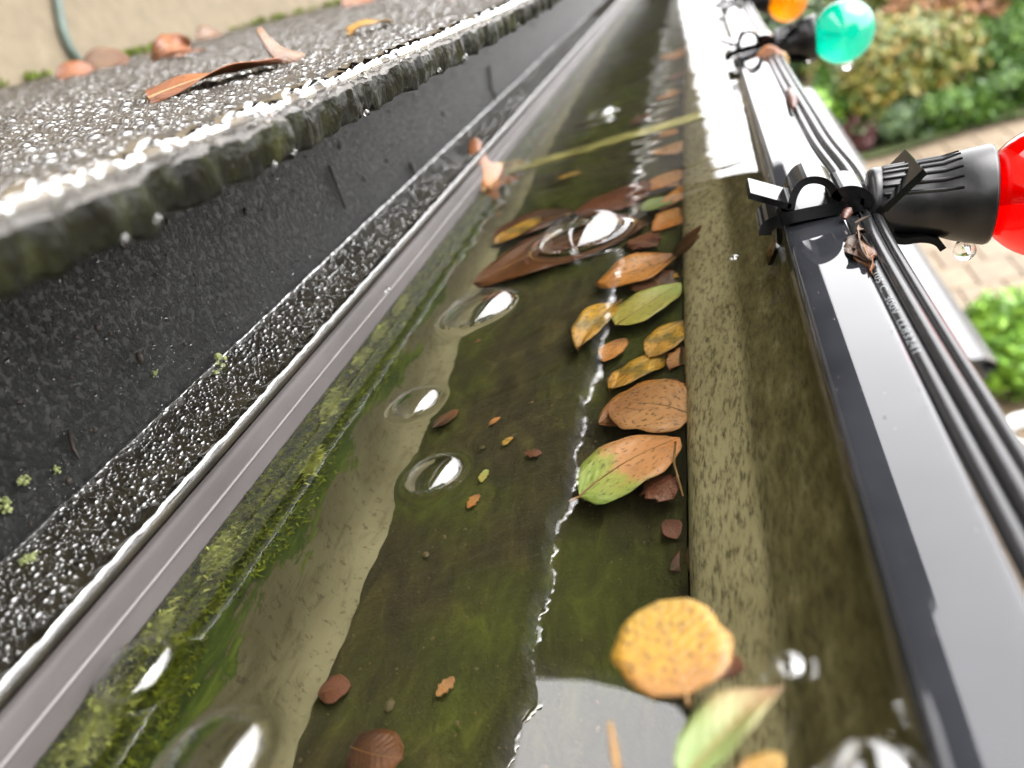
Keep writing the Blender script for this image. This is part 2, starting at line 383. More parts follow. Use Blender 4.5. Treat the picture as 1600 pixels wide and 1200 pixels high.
# ------------------------------------------------------------------ gutter
gut = thing('gutter', 'black rain gutter full of water along the roof edge', 'gutter', W((-50, 0, -143)))
gy = np.concatenate([np.arange(-260, 700, 4.0), np.arange(700, 4200, 40.0)])
def ext(name, prof, mat, par, ys=gy):
    v, f = extr(prof, ys); return obj(name, WA(v), f, mat, par)
def extm(name, prof, mat, ys=gy):           # material reads heights measured from the lens
    v, f = extr(prof, ys); o = obj(name, WA(v), f, mat, gut, origin=(0, 0, CAMZ)); return o
extm('back_wall', [(-111, z) for z in np.linspace(-70, -124, 18)] + [(-110.8, -130), (-110, -135), (-108.5, -139), (-106, -142), (-102, -144.5)], M['back_inside'])
fx_ = np.concatenate([[-107.5], np.linspace(-106, -29, 48), [-27.5, -26.3, -25.6]]); V = []
for yq in gy:
    for xq in fx_:
        fil = 6.5 * math.exp(-(-25.4 - xq) / 3.5) 
        V.append((xq, yq, -143.4 + fil + .5 * math.sin(xq * .21 + yq * .05) * math.cos(yq * .13 - xq * .07) + .25 * math.sin(xq * .9 + 1.7 * math.sin(yq * .31)) * math.cos(yq * .6)))
obj('floor', WA(V), gridf(len(gy), len(fx_)), M['floor_silt'], gut, origin=(0, 0, CAMZ))
fp = rnd([(-25.5, -141.5), (-25.2, -136), (-23, -128), (-14, -116), (-8.5, -109), (-6.5, -103), (1, -93), (5.6, -84), (6.3, -77), (6, -71)], 2)
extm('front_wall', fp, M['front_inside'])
rp = rnd([(5.9, -76), (5.7, -71), (6.0, -69.2), (8.3, -68.8), (12, -68.75), (17, -68.75), (18.6, -68.9), (19, -70.2), (18.8, -80), (14, -90), (6, -104), (-6, -118), (-18, -134), (-30, -146), (-30, -160), (-112, -160)], 2)
ext('rim_lip', rp, M['rim'], gut)
hp_ = rnd([(-111.6, -63.8), (-110.5, -64.3), (-110.1, -66.0), (-109.9, -69), (-110.1, -73), (-110.9, -75)], 2)
hem = ext('back_hem', hp_, M['grey_hem'], gut)
v, f = tube([W((-109.85, y, -68.4 + .1 * math.sin(y * .05))) for y in gy], .42 * S, 10); obj('hem_highlight', v, f, simple('hem_highlight', two((.12, .11, .107), .1), 60, .22, .2, .0002, 300), hem)  # paler glossy tube that paints in the hem's highlight line
# strap hanger across the trough
hy = onz(1020, 214, -77).y
a = under(780, 275, -80); b = under(1128, 182, -76)
v, f = merge([box(-110.9, 5.6, hy - 6, hy + 6, -77.0, -75.4), box(-110.9, 5.6, hy - 6.6, hy - 5.8, -80, -75.0), box(-110.9, 5.6, hy + 5.8, hy + 6.6, -80, -75.0)])
obj('strap_hanger', WA(v), f, M['hanger'], gut, False)

# ------------------------------------------------------------------ bubbles and water
BUB = [((908, 372), 60, 'bubble over the brown leaves with a crescent of sky, beside the sunken leaf pile'),
       ((750, 488), 50, 'bubble touching the pale bank, second largest clear one in mid gutter'),
       ((650, 632), 37, 'small oval bubble with moss mirrored in it, on the pale bank'),
       ((680, 744), 46, 'round bubble over dark silt ringed by fine ripples'),
       ((212, 1052), 58, 'oval bubble over green moss close to the grey gutter hem'),
       ((335, 1195), 85, 'large bubble cut off by the lower edge, left of the dark silt'),
       ((1370, 1215), 85, 'blurred large bubble at the lower edge beside the black rim'),
       ((1232, 1042), 36, 'blurred pale bubble beside the folded green leaf near the rim'),
       ((942, 180), 13, 'tiny far white bubble left of the strap hanger'),
       ((1146, 404), 10, 'tiny white bubble floating near the rim below the clip')]
bl = []
for (uv, rp_, lab) in BUB:
    c = onz(uv[0], uv[1], WZ); e = onz(uv[0] + rp_, uv[1], WZ); r = (e - c).length
    r *= .84; bl.append((c.x, c.y, r, lab))
def height(x, y):
    z = np.zeros_like(x)
    z += .55 * np.exp(-(x + 110.9) / .9) + .8 * np.exp(-(6 - x) / 1.2)
    for (a, b, r, _) in bl:
        d = np.hypot(x - a, y - b); o = d - r
        z += .16 * r * np.exp(-np.abs(o) / (.16 * r)) * np.where(o > 0, 1, .5)
        z += .022 * np.sin(o * 2 * np.pi / 2.2) * np.exp(-np.clip(o, 0, None) / (.8 * r)) * (o > 0)
    q = np.random.default_rng(5)
    for k in range(26):
        th = q.uniform(0, 6.28); wl = q.uniform(9, 55); a = .00022 * wl * q.uniform(.4, 1.2)
        z += a * np.sin((x * np.cos(th) + y * np.sin(th)) * 2 * np.pi / wl + q.uniform(0, 6.28))
    far = np.clip((y - 190) / 200, 0, 1)
    for k in range(10):
        th = 1.57 + q.normal(0, .3); wl = q.uniform(8, 22)
        z += far * .0014 * wl * np.sin((x * np.cos(th) + y * np.sin(th)) * 2 * np.pi / wl + q.uniform(0, 6.28))
    return z
wx = np.concatenate([[-110.95, -110.4], np.arange(-110, 5, .75), [5.0, 5.4, 5.75]])
wy = np.concatenate([np.arange(-250, 20, 10.0), np.arange(20, 420, .75), np.arange(420, 1000, 2.0), np.arange(1000, 4150, 30.0)])
X, Y = np.meshgrid(wx, wy, indexing='ij')
Z = WZ + height(X, Y)
V = np.stack([X.ravel(), Y.ravel(), Z.ravel()], 1)
wat = obj('water', WA(V), gridf(len(wx), len(wy)), M['water'], None); props(wat, kind='structure')
for (a, b, r, lab) in bl:
    prof = []; nn = 18; V = []; na = 36
    for i in range(nn):
        t_ = i / (nn - 1) * math.pi / 2
        for k in range(na):
            al = 2 * math.pi * k / na; rr = r * math.cos(t_) * (1 + .03 * math.sin(2 * al + a) + .02 * math.sin(3 * al + b))
            V.append((a + rr * math.cos(al), b + rr * math.sin(al), WZ + .05 * r + .52 * r * math.sin(t_)))
    o = obj('air_bubble', WA(V), gridf(nn, na, True), M['bubble'], None, origin=W((a, b, WZ)))
    props(o, ('air ' + lab), 'bubble', 'bubbles floating on the gutter water')

# ------------------------------------------------------------------ leaves
def leaf_mat(stops, spots=.5, seed=0, edge=None, sat=1):
    m, t, p = newmat('leaf'); uvn = N(t, 'ShaderNodeUVMap'); sx = N(t, 'ShaderNodeSeparateXYZ'); t.links.new(uvn.outputs[0], sx.inputs[0])
    mp = N(t, 'ShaderNodeMapping'); mp.inputs['Location'].default_value = (seed * 3.7, seed * 1.3, seed); t.links.new(uvn.outputs[0], mp.inputs[0]); v = mp.outputs[0]
    f = mm(t, 'ADD', sx.outputs[0], mm(t, 'MULTIPLY', mm(t, 'SUBTRACT', noise(t, v, 2.6, 3), .5), .7))
    av = mm(t, 'ABSOLUTE', mm(t, 'SUBTRACT', sx.outputs[1], .5))
    if edge: f = mm(t, 'SUBTRACT', f, mm(t, 'MULTIPLY', av, edge))
    c = ramp(t, f, stops)
    blot = ramp(t, noise(t, v, 7, 5, .65), [(.5, (0, 0, 0)), (.72, (1, 1, 1))])
    c = mixc(t, mm(t, 'MULTIPLY', blot, spots * .6), c, (.09, .04, .015))
    fine = ramp(t, noise(t, v, 17, 3), [(.575, (0, 0, 0)), (.615, (1, 1, 1))])
    c = mixc(t, mm(t, 'MULTIPLY', fine, spots), c, (.03, .018, .008))
    # veins branch from the midrib
    ph = mm(t, 'SINE', mm(t, 'MULTIPLY', mm(t, 'SUBTRACT', sx.outputs[0], mm(t, 'MULTIPLY', av, .55)), 58))
    vein = mm(t, 'MULTIPLY', ramp(t, ph, [(.9, (0, 0, 0)), (1, (1, 1, 1))]), .07)
    c = mixc(t, vein, c, (.4, .27, .12))
    t.links.new(c, p.inputs['Base Color']); p.inputs['Roughness'].default_value = .45
    bump(t, p, mm(t, 'ADD', mm(t, 'MULTIPLY', ph, .12), noise(t, v, 12, 5)), .5, .0006)
    return m
def leaf(label, base, tip, wr, mat, nrm=(0, 0, 1), fold=.1, curl=.05, roll=0, shape=(1.0, .8), pet=.25, petdir=None, group=None, name='fallen_leaf', wob=.02, seed=0, cat='leaf', ragged=0, reg=1):
    """base, tip in u; wr = width / length"""
    base = Vector(base); tip = Vector(tip); ax = tip - base; L = ax.length; ax.normalize()
    n = Vector(nrm); n = (n - ax * n.dot(ax)).normalized(); n = Matrix.Rotation(roll, 3, ax) @ n; s = n.cross(ax)
    nu, nv = 18, 9; q = np.random.default_rng(seed + 100); ph = q.uniform(0, 6.28, 4)
    top = []; uv = []; asy = reg * q.uniform(-.16, .16); bend = reg * q.uniform(-.07, .07)
    for i in range(nu):
        t_ = i / (nu - 1); wd = (max(0, math.sin(math.pi * min(1, t_ ** shape[0]))) ** (shape[1] * .85)) * wr * L * .58
        if ragged: wd *= 1 + ragged * math.sin(t_ * 23 + ph[0])
        for j in range(nv):
            a = 2 * j / (nv - 1) - 1; wk = wd * (1 + asy * (1 if a > 0 else -1)) * (1 + .05 * math.sin(t_ * 9 + ph[3] + 2 * a) + .03 * math.sin(t_ * 21 + ph[0] - a))
            hgt = fold * abs(a) * wd + curl * L * math.sin(math.pi * t_) + wob * L * math.sin(5 * t_ + 2.5 * a * math.cos(ph[3]) + ph[1]) * (abs(a) + .2) + wob * .6 * L * math.sin(11 * t_ - 4 * a + ph[2]) * abs(a)
            top.append(base + ax * (L * t_) + s * (a * wk + bend * L * math.sin(math.pi * t_)) + n * hgt); uv.append((t_, j / (nv - 1)))
    th = n * .14
    V = [tuple(x + th) for x in top] + [tuple(x - th) for x in top]; G = nu * nv
    F = gridf(nu, nv); F2 = [tuple(i + G for i in g[::-1]) for g in F]; rimf = []
    bd = [i * nv for i in range(nu)] + [(nu - 1) * nv + j for j in range(1, nv)] + [i * nv + nv - 1 for i in range(nu - 2, -1, -1)] + [j for j in range(nv - 2, 0, -1)]
    for i in range(len(bd)): a, b = bd[i], bd[(i + 1) % len(bd)]; rimf.append((a, a + G, b + G, b))
    mid = base + ax * (L / 2)
    r = thing(name, label, cat, W(mid), group)
    b_ = obj('blade', WA(V), F + F2 + rimf, mat, r, True, uv=uv + uv)
    mr = [top[i * nv + nv // 2] + n * .12 for i in range(0, nu)]
    v, f = tube(mr, [.32 * (1 - .75 * i / nu) * L / 28 for i in range(nu)], 6); obj('midrib', WA(v), f, M['rib'], b_)
    if pet:
        pd = Vector(petdir).normalized() if petdir else -ax
        pp = [base + pd * (pet * L * t_) + n * (.5 * math.sin(t_ * 2)) for t_ in np.linspace(0, 1, 6)]
        v, f = tube(pp, .36 * L / 28, 6); obj('stalk', WA(v), f, M['rib'], r)
    return r
M['rib'] = simple('leaf_rib', two((.2, .11, .035), .25), 200, .6, 0)
GRN = (.22, .30, .06); PEACH = (.5, .25, .11); ORG = (.48, .17, .03); YEL = (.36, .19, .018); BRN = (.19, .075, .025); DBR = (.08, .03, .014); OLV = (.30, .28, .07); RED = (.25, .07, .035); TAN = (.35, .21, .10)
LM = {
 'peach': leaf_mat([(.02, GRN), (.22, (.3, .33, .07)), (.34, PEACH), (.8, (.5, .22, .08)), (1, ORG)], .5, 1, .45),
 'yellow': leaf_mat([(.1, (.36, .17, .03)), (.5, YEL), (.95, (.34, .2, .02))], .75, 2),
 'orange': leaf_mat([(.1, BRN), (.45, (.42, .19, .06)), (.9, ORG)], .55, 3),
 'orange2': leaf_mat([(.1, ORG), (.5, (.4, .2, .07)), (.9, (.3, .12, .04))], .6, 4),
 'brown': leaf_mat([(.1, DBR), (.5, BRN), (.9, (.24, .09, .025))], .5, 5),
 'tan': leaf_mat([(.1, (.33, .17, .07)), (.5, (.36, .2, .09)), (.9, (.26, .13, .06))], .5, 6),
 'ygreen': leaf_mat([(.1, (.34, .3, .06)), (.5, OLV), (.9, (.28, .33, .09))], .35, 7),
 'mottle': leaf_mat([(.1, (.2, .13, .03)), (.4, (.46, .27, .03)), (.6, (.16, .12, .025)), (.9, (.48, .24, .04))], .5, 8),
 'green': leaf_mat([(.1, (.17, .24, .07)), (.9, (.23, .29, .09))], .2, 9),
 'red': leaf_mat([(.1, (.17, .05, .025)), (.9, (.25, .085, .04))], .5, 10),
 'fold': leaf_mat([(.1, (.28, .36, .10)), (.45, (.34, .36, .14)), (.9, (.42, .24, .11))], .3, 11, .2),
 'rimleaf': leaf_mat([(.1, (.5, .2, .03)), (.5, (.5, .22, .12)), (.9, (.55, .4, .05))], .2, 12)}
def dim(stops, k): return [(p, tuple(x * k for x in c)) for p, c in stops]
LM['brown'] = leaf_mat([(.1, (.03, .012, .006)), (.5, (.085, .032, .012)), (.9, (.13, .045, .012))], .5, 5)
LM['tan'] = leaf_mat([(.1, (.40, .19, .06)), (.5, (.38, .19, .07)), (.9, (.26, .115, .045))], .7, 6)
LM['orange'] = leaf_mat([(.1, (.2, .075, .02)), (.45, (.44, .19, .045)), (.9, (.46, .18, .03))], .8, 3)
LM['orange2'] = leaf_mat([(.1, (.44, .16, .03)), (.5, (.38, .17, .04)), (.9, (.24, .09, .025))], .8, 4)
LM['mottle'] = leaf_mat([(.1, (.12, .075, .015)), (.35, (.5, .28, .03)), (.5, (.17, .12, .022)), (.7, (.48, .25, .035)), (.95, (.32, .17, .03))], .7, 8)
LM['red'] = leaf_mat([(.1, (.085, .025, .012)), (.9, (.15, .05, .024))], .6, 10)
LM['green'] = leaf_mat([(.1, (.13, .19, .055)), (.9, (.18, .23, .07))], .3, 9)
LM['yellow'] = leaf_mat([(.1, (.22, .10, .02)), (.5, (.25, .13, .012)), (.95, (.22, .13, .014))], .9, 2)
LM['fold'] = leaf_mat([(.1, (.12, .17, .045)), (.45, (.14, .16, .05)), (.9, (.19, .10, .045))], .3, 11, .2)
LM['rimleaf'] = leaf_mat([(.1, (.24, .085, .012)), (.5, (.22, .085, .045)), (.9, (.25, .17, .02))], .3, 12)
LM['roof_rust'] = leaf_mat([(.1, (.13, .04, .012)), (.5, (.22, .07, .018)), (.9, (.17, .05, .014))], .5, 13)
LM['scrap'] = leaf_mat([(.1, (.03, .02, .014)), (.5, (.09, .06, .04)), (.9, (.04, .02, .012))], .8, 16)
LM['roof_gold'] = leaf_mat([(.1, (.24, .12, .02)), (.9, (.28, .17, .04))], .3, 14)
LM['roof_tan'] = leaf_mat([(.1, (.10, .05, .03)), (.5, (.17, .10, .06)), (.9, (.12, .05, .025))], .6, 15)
def uleaf(label, b, t_, wr, mat, z=-139, tz=None, **kw):
    flat = lambda q: -141.8 + (q + 143) * .42          # sodden leaves settle close to the silt
    z0_ = flat(z); z1_ = z0_ if tz is None else tz
    return leaf(label, under(*b, z0_), under(*t_, z1_), wr * 1.12, LM[mat], **kw)
GU = 'sunken leaves in the gutter'
uleaf('peach-orange sunken leaf with green base and dark pinholes', (906, 776), (1061, 684), .50, 'peach', -126, seed=1, shape=(.9, .62), fold=.04, curl=.03, pet=.1, group=GU)
uleaf('crumpled brown leaf scrap beside the peach and green leaf', (1010, 750), (1052, 780), .75, 'red', -130, seed=2, wob=.06, pet=0, ragged=.15, group=GU)
uleaf('tan-brown oval leaf with dark midrib line against the front wall', (1083, 648), (955, 632), .66, 'tan', -128, seed=3, shape=(.9, .6), pet=.0, group=GU, curl=.06)
uleaf('orange leaf half under the tan oval leaf', (1072, 600), (936, 662), .5, 'orange2', -133, seed=4, pet=0, group=GU)
uleaf('narrow mottled orange leaf lying above the tan oval leaf', (1044, 552), (952, 612), .38, 'mottle', -136, seed=5, wob=.05, pet=0, group=GU)
uleaf('dark-speckled golden leaf against the front wall, right of the pile', (1071, 500), (1015, 560), .5, 'mottle', -132, seed=6, pet=.2, group=GU)
uleaf('small amber leaf below the yellow-green leaf', (978, 528), (944, 566), .5, 'orange', -136, seed=7, pet=0, group=GU)
uleaf('rolled golden-orange leaf slanting beside the yellow-green leaf', (972, 468), (904, 548), .3, 'mottle', -130, seed=8, fold=.5, wob=.04, pet=.0, group=GU)
uleaf('pale yellow-green pointed leaf at the middle of the pile', (962, 508), (1064, 442), .46, 'ygreen', -128, seed=9, shape=(.72, .8), pet=0, group=GU)
uleaf('orange and yellow curled leaf at the head of the pile', (1062, 400), (930, 444), .52, 'orange', -130, seed=10, wob=.05, pet=.1, group=GU)
uleaf('large dark brown leaf under the biggest bubble', (985, 350), (740, 442), .42, 'brown', -136, seed=11, wob=.03, curl=.04, pet=0, group=GU)
uleaf('brown leaf crossing above the large dark brown leaf', (900, 330), (765, 372), .5, 'brown', -133, seed=12, pet=0, group=GU)
uleaf('dull yellow oval leaf lying on the brown leaves', (845, 338), (772, 380), .42, 'mottle', -128, seed=13, pet=0, group=GU)
uleaf('round reddish leaf left of the pale green leaf', (990, 322), (937, 306), 1.0, 'red', -134, seed=14, shape=(1, .5), pet=0, group=GU)
uleaf('pale green heart-shaped leaf among orange ones', (1052, 312), (1002, 330), .85, 'green', -130, seed=15, shape=(.9, .6), pet=0, group=GU)
uleaf('orange strip leaf pointing to the front wall', (1030, 330), (1100, 276), .25, 'orange', -132, seed=16, pet=0, group=GU)
uleaf('orange leaf above the pale green leaf', (1005, 300), (1085, 258), .42, 'orange2', -135, seed=17, pet=0, group=GU)
uleaf('dark orange leaf under the pale green leaf', (1020, 360), (1080, 320), .6, 'orange2', -137, seed=18, pet=0, group=GU)
uleaf('long rust leaf running up the pale front wall', (1052, 400), (1122, 342), .3, 'brown', -126, tz=-116, seed=19, pet=.1, group=GU)
uleaf('curved peach leaf just nearer than the strap hanger', (1015, 240), (1105, 226), .38, 'tan', -134, seed=20, wob=.06, pet=0, group=GU)
uleaf('orange leaf just beyond the strap hanger', (1025, 155), (1072, 140), .5, 'orange2', -134, seed=21, pet=0, group=GU)
uleaf('rust leaf second beyond the strap hanger', (1048, 126), (1090, 104), .6, 'red', -134, seed=22, pet=0, group=GU)
uleaf('far rust leaf near the top of the gutter', (1052, 92), (1082, 70), .7, 'orange2', -134, seed=23, pet=0, group=GU)
uleaf('brown leaf in shade left of the curved peach leaf', (985, 196), (1018, 178), .5, 'brown', -137, seed=24, pet=0, group=GU)
uleaf('small yellow oval leaf alone on dark silt', (868, 280), (908, 268), .5, 'mottle', -125, seed=25, shape=(1, .5), pet=0, group=GU)
uleaf('brown leaf at the lower edge of the picture', (548, 1168), (630, 1186), .75, 'brown', -132, seed=26, shape=(1, .5), pet=0, group=GU)
uleaf('dim reddish leaf sunk in green silt', (494, 1084), (548, 1070), .7, 'red', -141, seed=27, pet=0, group=GU)
uleaf('small brown scrap near the pale bank', (676, 668), (716, 640), .45, 'brown', -138, seed=28, pet=0, group=GU)
uleaf('grey-brown leaf scrap by the front wall', (1048, 892), (1090, 872), .7, 'brown', -139, seed=29, pet=0, group=GU)
uleaf('rusty curl of leaf by the front wall', (1040, 812), (1056, 842), .6, 'red', -137, seed=30, pet=0, group=GU)
uleaf('thin brown leaf sliver standing by the front wall', (1086, 842), (1080, 892), .3, 'brown', -132, seed=34, pet=0, group=GU)
FR = [((1076, 590), (1030, 612), .6, 'brown', 'dark brown fragment showing above the tan oval leaf'), ((1078, 540), (1046, 580), .5, 'orange2', 'orange fragment below the dark-speckled golden leaf'),
      ((1066, 452), (1036, 470), .6, 'red', 'reddish fragment right of the yellow-green leaf tip'), ((1040, 470), (1000, 420), .4, 'brown', 'brown sliver between the curled orange leaf and the yellow-green one'),
      ((1082, 420), (1050, 436), .5, 'mottle', 'mottled fragment right of the curled orange and yellow leaf'), ((1030, 385), (980, 372), .5, 'red', 'dull red fragment above the curled orange and yellow leaf'),
      ((1090, 330), (1062, 352), .55, 'orange2', 'rust fragment right of the pale green heart-shaped leaf'), ((1010, 350), (972, 362), .6, 'brown', 'dark fragment below the round reddish leaf'),
      ((1078, 290), (1040, 280), .5, 'tan', 'tan fragment among the orange strip leaves'), ((985, 575), (950, 600), .4, 'brown', 'brown fragment below the small amber leaf'),
      ((1060, 205), (1022, 215), .5, 'orange2', 'orange fragment right at the strap hanger'), ((880, 395), (820, 425), .6, 'red', 'dull red leaf fragment under the bubble on the brown leaf')]
for i_, (a_, b_, w_, m_, lab) in enumerate(FR):
    uleaf(lab, a_, b_, w_, m_, -139 + (i_ % 4), seed=200 + i_, wob=.07, pet=0, ragged=.15, name='leaf_fragment', group='matted leaf fragments in the pile')
# afloat
GF = 'leaves floating on the water'
FZ = WZ + .35
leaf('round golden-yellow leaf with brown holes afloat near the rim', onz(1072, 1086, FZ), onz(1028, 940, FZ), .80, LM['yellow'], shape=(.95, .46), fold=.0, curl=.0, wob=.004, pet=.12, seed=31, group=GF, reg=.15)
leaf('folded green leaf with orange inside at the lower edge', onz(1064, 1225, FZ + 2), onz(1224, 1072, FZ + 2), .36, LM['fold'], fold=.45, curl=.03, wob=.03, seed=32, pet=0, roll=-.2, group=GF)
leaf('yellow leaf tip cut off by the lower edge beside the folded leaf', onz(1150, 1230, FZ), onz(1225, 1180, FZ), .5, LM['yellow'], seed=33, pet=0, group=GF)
leaf('small red-orange leaf peeping from under the round yellow leaf', under(1128, 1062, -82), under(1142, 1020, -82), .8, LM['red'], seed=35, pet=0, group=GU)
# on hem, rim and cable
leaf('peach leaf stuck on the grey gutter hem', onx(757, 296, -108.6), onx(806, 270, -107.5), .6, LM['rimleaf'], nrm=(.7, -.3, .6), seed=36, pet=.1, wob=.05)
pc2 = ony(1180, 62, 440)
leaf('orange and yellow leaf caught under the far clip', ony(1178, 92, 425), ony(1232, 106, 420), .75, LM['rimleaf'], nrm=(.2, -.8, .5), seed=37, pet=.1, wob=.05, shape=(.9, .5))
# on the roof
def onroof(u, v):
    d = ray(u, v); k = 1.0; z0 = float(zed(200)) + SLOPE * (-69)
    # z = z0' - SLOPE*x
    s = z0 / (d.z + SLOPE * d.x); return d * s
def rleaf(label, b, t_, wr, mat, lift=1.5, **kw):
    b = onroof(*b) + Vector((0, 0, lift)); e = onroof(*t_) + Vector((0, 0, lift)); return leaf(label, b, e, wr, LM[mat], nrm=(.15, 0, 1), group='leaves on the wet roof', **kw)
def rleafx(label, u, v, x, L, ang, wr, mat, tilt=(.15, 0, 1), **kw):
    c = onx(u, v, x); z = float(zed(c.y)) + SLOPE * (-69 - x) + 1.2; c.z = max(z, min(c.z, z + 6)); a = Vector((math.cos(ang), math.sin(ang), -SLOPE * math.cos(ang))) * L / 2
    return leaf(label, c - a, c + a, wr, LM[mat], nrm=tilt, group='leaves on the wet roof', **kw)
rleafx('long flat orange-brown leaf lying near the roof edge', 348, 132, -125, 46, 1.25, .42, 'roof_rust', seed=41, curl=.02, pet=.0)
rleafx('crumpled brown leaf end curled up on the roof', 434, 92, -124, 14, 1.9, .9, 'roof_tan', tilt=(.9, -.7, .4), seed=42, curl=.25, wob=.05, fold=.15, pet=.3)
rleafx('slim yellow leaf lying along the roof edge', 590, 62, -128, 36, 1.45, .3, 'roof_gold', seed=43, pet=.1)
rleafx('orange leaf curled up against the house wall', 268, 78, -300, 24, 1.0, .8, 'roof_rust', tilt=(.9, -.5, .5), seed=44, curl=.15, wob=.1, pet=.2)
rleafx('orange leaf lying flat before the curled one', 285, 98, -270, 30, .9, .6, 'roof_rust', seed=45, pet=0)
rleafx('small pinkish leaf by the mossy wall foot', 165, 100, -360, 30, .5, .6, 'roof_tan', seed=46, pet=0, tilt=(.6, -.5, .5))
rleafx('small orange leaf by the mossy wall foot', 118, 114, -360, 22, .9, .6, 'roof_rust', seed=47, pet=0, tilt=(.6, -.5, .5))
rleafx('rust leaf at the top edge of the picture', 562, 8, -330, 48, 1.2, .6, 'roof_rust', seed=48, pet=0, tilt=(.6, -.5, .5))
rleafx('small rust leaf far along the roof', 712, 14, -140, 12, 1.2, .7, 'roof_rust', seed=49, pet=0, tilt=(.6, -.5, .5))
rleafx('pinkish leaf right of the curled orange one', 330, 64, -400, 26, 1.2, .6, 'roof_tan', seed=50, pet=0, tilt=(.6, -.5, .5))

# ------------------------------------------------------------------ string light
RZ = -68.75
yv = np.concatenate([np.arange(-200, 180, 10.0), np.arange(180, 760, 6.0), np.arange(760, 1500, 30.0)])
sl = thing('string_light', 'black string-light cable with red, teal and amber globe bulbs along the gutter rim', 'string light', W((22, 200, -72)))
def cpath(dx, dz):
    out = []
    for y in yv:
        d = 0
        for yc in (188, 447, 706): d += math.exp(-((y - yc - 26) / 26) ** 2)
        out.append((20.4 + dx + d * 2.2 + .25 * math.sin(y * .03), y, -70.6 + dz - d * .5 + .3 * math.sin(y * .021 + 1)))
    return out
cab = None
for k, (dx, dz) in enumerate(((0, 0), (2.75, .05), (5.3, -.6))):
    v, f = tube([W(p) for p in cpath(dx, dz)], (1.36, 1.36, 1.1)[k] * S, 26); o = obj('cable_strand', v, f, M['cable'], sl)
    if k == 0: cab = o
# printed text wraps the near strand
cu = bpy.data.curves.new('print', 'FONT'); cu.body = 'SPT-2  105\u00b0C  300V  LL83241'; cu.size = 1.0; cu.resolution_u = 2
to = bpy.data.objects.new('cable_print_src', cu); C.objects.link(to)
bpy.context.view_layer.update()
tm = bpy.data.meshes.new_from_object(to.evaluated_get(bpy.context.evaluated_depsgraph_get()))
bpy.data.objects.remove(to); bpy.data.curves.remove(cu)
import bmesh
bm = bmesh.new(); bm.from_mesh(tm); bmesh.ops.triangulate(bm, faces=bm.faces[:]); bmesh.ops.subdivide_edges(bm, edges=bm.edges[:], cuts=3, use_grid_fill=True); bm.to_mesh(tm); bm.free()
co = np.array([v.co[:] for v in tm.vertices]); fc = [tuple(p.vertices) for p in tm.polygons]; bpy.data.meshes.remove(tm)
ln = co[:, 0].max(); hgt = 1.35; Y0, Y1 = 161.0, 117.0; sc = (Y0 - Y1) / ln
cp = np.array(cpath(0, 0)); yy = Y0 - co[:, 0] * sc; th = (co[:, 1] - .36) * hgt / .72 / 1.4 - .25
cxs = np.interp(yy, cp[:, 1], cp[:, 0]); czs = np.interp(yy, cp[:, 1], cp[:, 2])
tv = np.stack([cxs + 1.4 * np.sin(th), yy, czs + 1.4 * np.cos(th)], 1)
obj('printed_text', WA(tv), fc, M['print'], cab, False)

BULB = [('red', (1648, 298), 188, 'red'), ('teal', (1318, 50), 447, 'teal'), ('amber', (1231, 2), 706, 'amber')]
for nm, (bu, bv), yc, mt in BULB:
    bc = ony(bu, bv, yc)                                     # bulb centre
    root = Vector((25.2, yc + 4, -70.6)); ax = (bc - root); D = ax.length; ax.normalize()
    rb = 14.8; L = D - rb * .86
    prof = [(0, 0), (0, 7.0), (1, 7.8), (L * .11, 8.0), (L * .115, 7.6), (L * .6, 8.9), (L * .72, 9.9), (L * .8, 10.4), (L * .97, 11.2), (L, 11.0), (L, 8.6), (L * .9, 8.2)]
    v, f = lathe(W(root), ax, [(a * S, b * S) for a, b in prof], 40); so = obj('socket', v, f, M['socket'], sl)
    upv = Vector((0, 0, 1)); upv = (upv - ax * upv.dot(ax)).normalized(); sd_ = ax.cross(upv)
    for k in range(-4, 5):                                   # ribs along the upper half
        a = k * .26; dirv = upv * math.cos(a) + sd_ * math.sin(a)
        p0 = root + ax * (L * .13) + dirv * 7.7; p1 = root + ax * (L * .74) + dirv * 10.0; pm_ = root + ax * (L * .6) + dirv * 8.95
        v, f = tube([W(p0), W(p0.lerp(pm_, .5)), W(pm_), W(p1)], [.45 * S, .5 * S, .5 * S, .3 * S], 6); obj('rib', v, f, M['socket'], so)
    bp = [(L * .9 - D, 7.6), (L - D + .5, 8.0)] + [(-rb * math.cos(a), rb * math.sin(a)) for a in np.linspace(.62, math.pi, 22)]
    v, f = lathe(W(bc), ax, [(a * S, max(b, .001) * S) for a, b in bp], 44); bo = obj('bulb', v, f, M[mt], sl)
    v, f = lathe(W(bc), ax, [(a * S, b * S) for a, b in [(L - D - 1, 3), (-6, 2.4), (-2, 1.4), (-1.8, 0)]], 16); obj('filament_stem', v, f, M['print'], bo)
    # lead from cable to socket
    v, f = tube([W((23.5, yc + 16, -70.5)), W((24, yc + 9, -70.5)), W(root - ax * 1.0), W(root + ax * 1.5)], [1.3 * S, 1.6 * S, 3.2 * S, 5 * S], 10); obj('lead', v, f, M['cable'], sl)
    BCS = globals().setdefault('BCS', {}); BCS[nm] = (bc, root, ax, L)

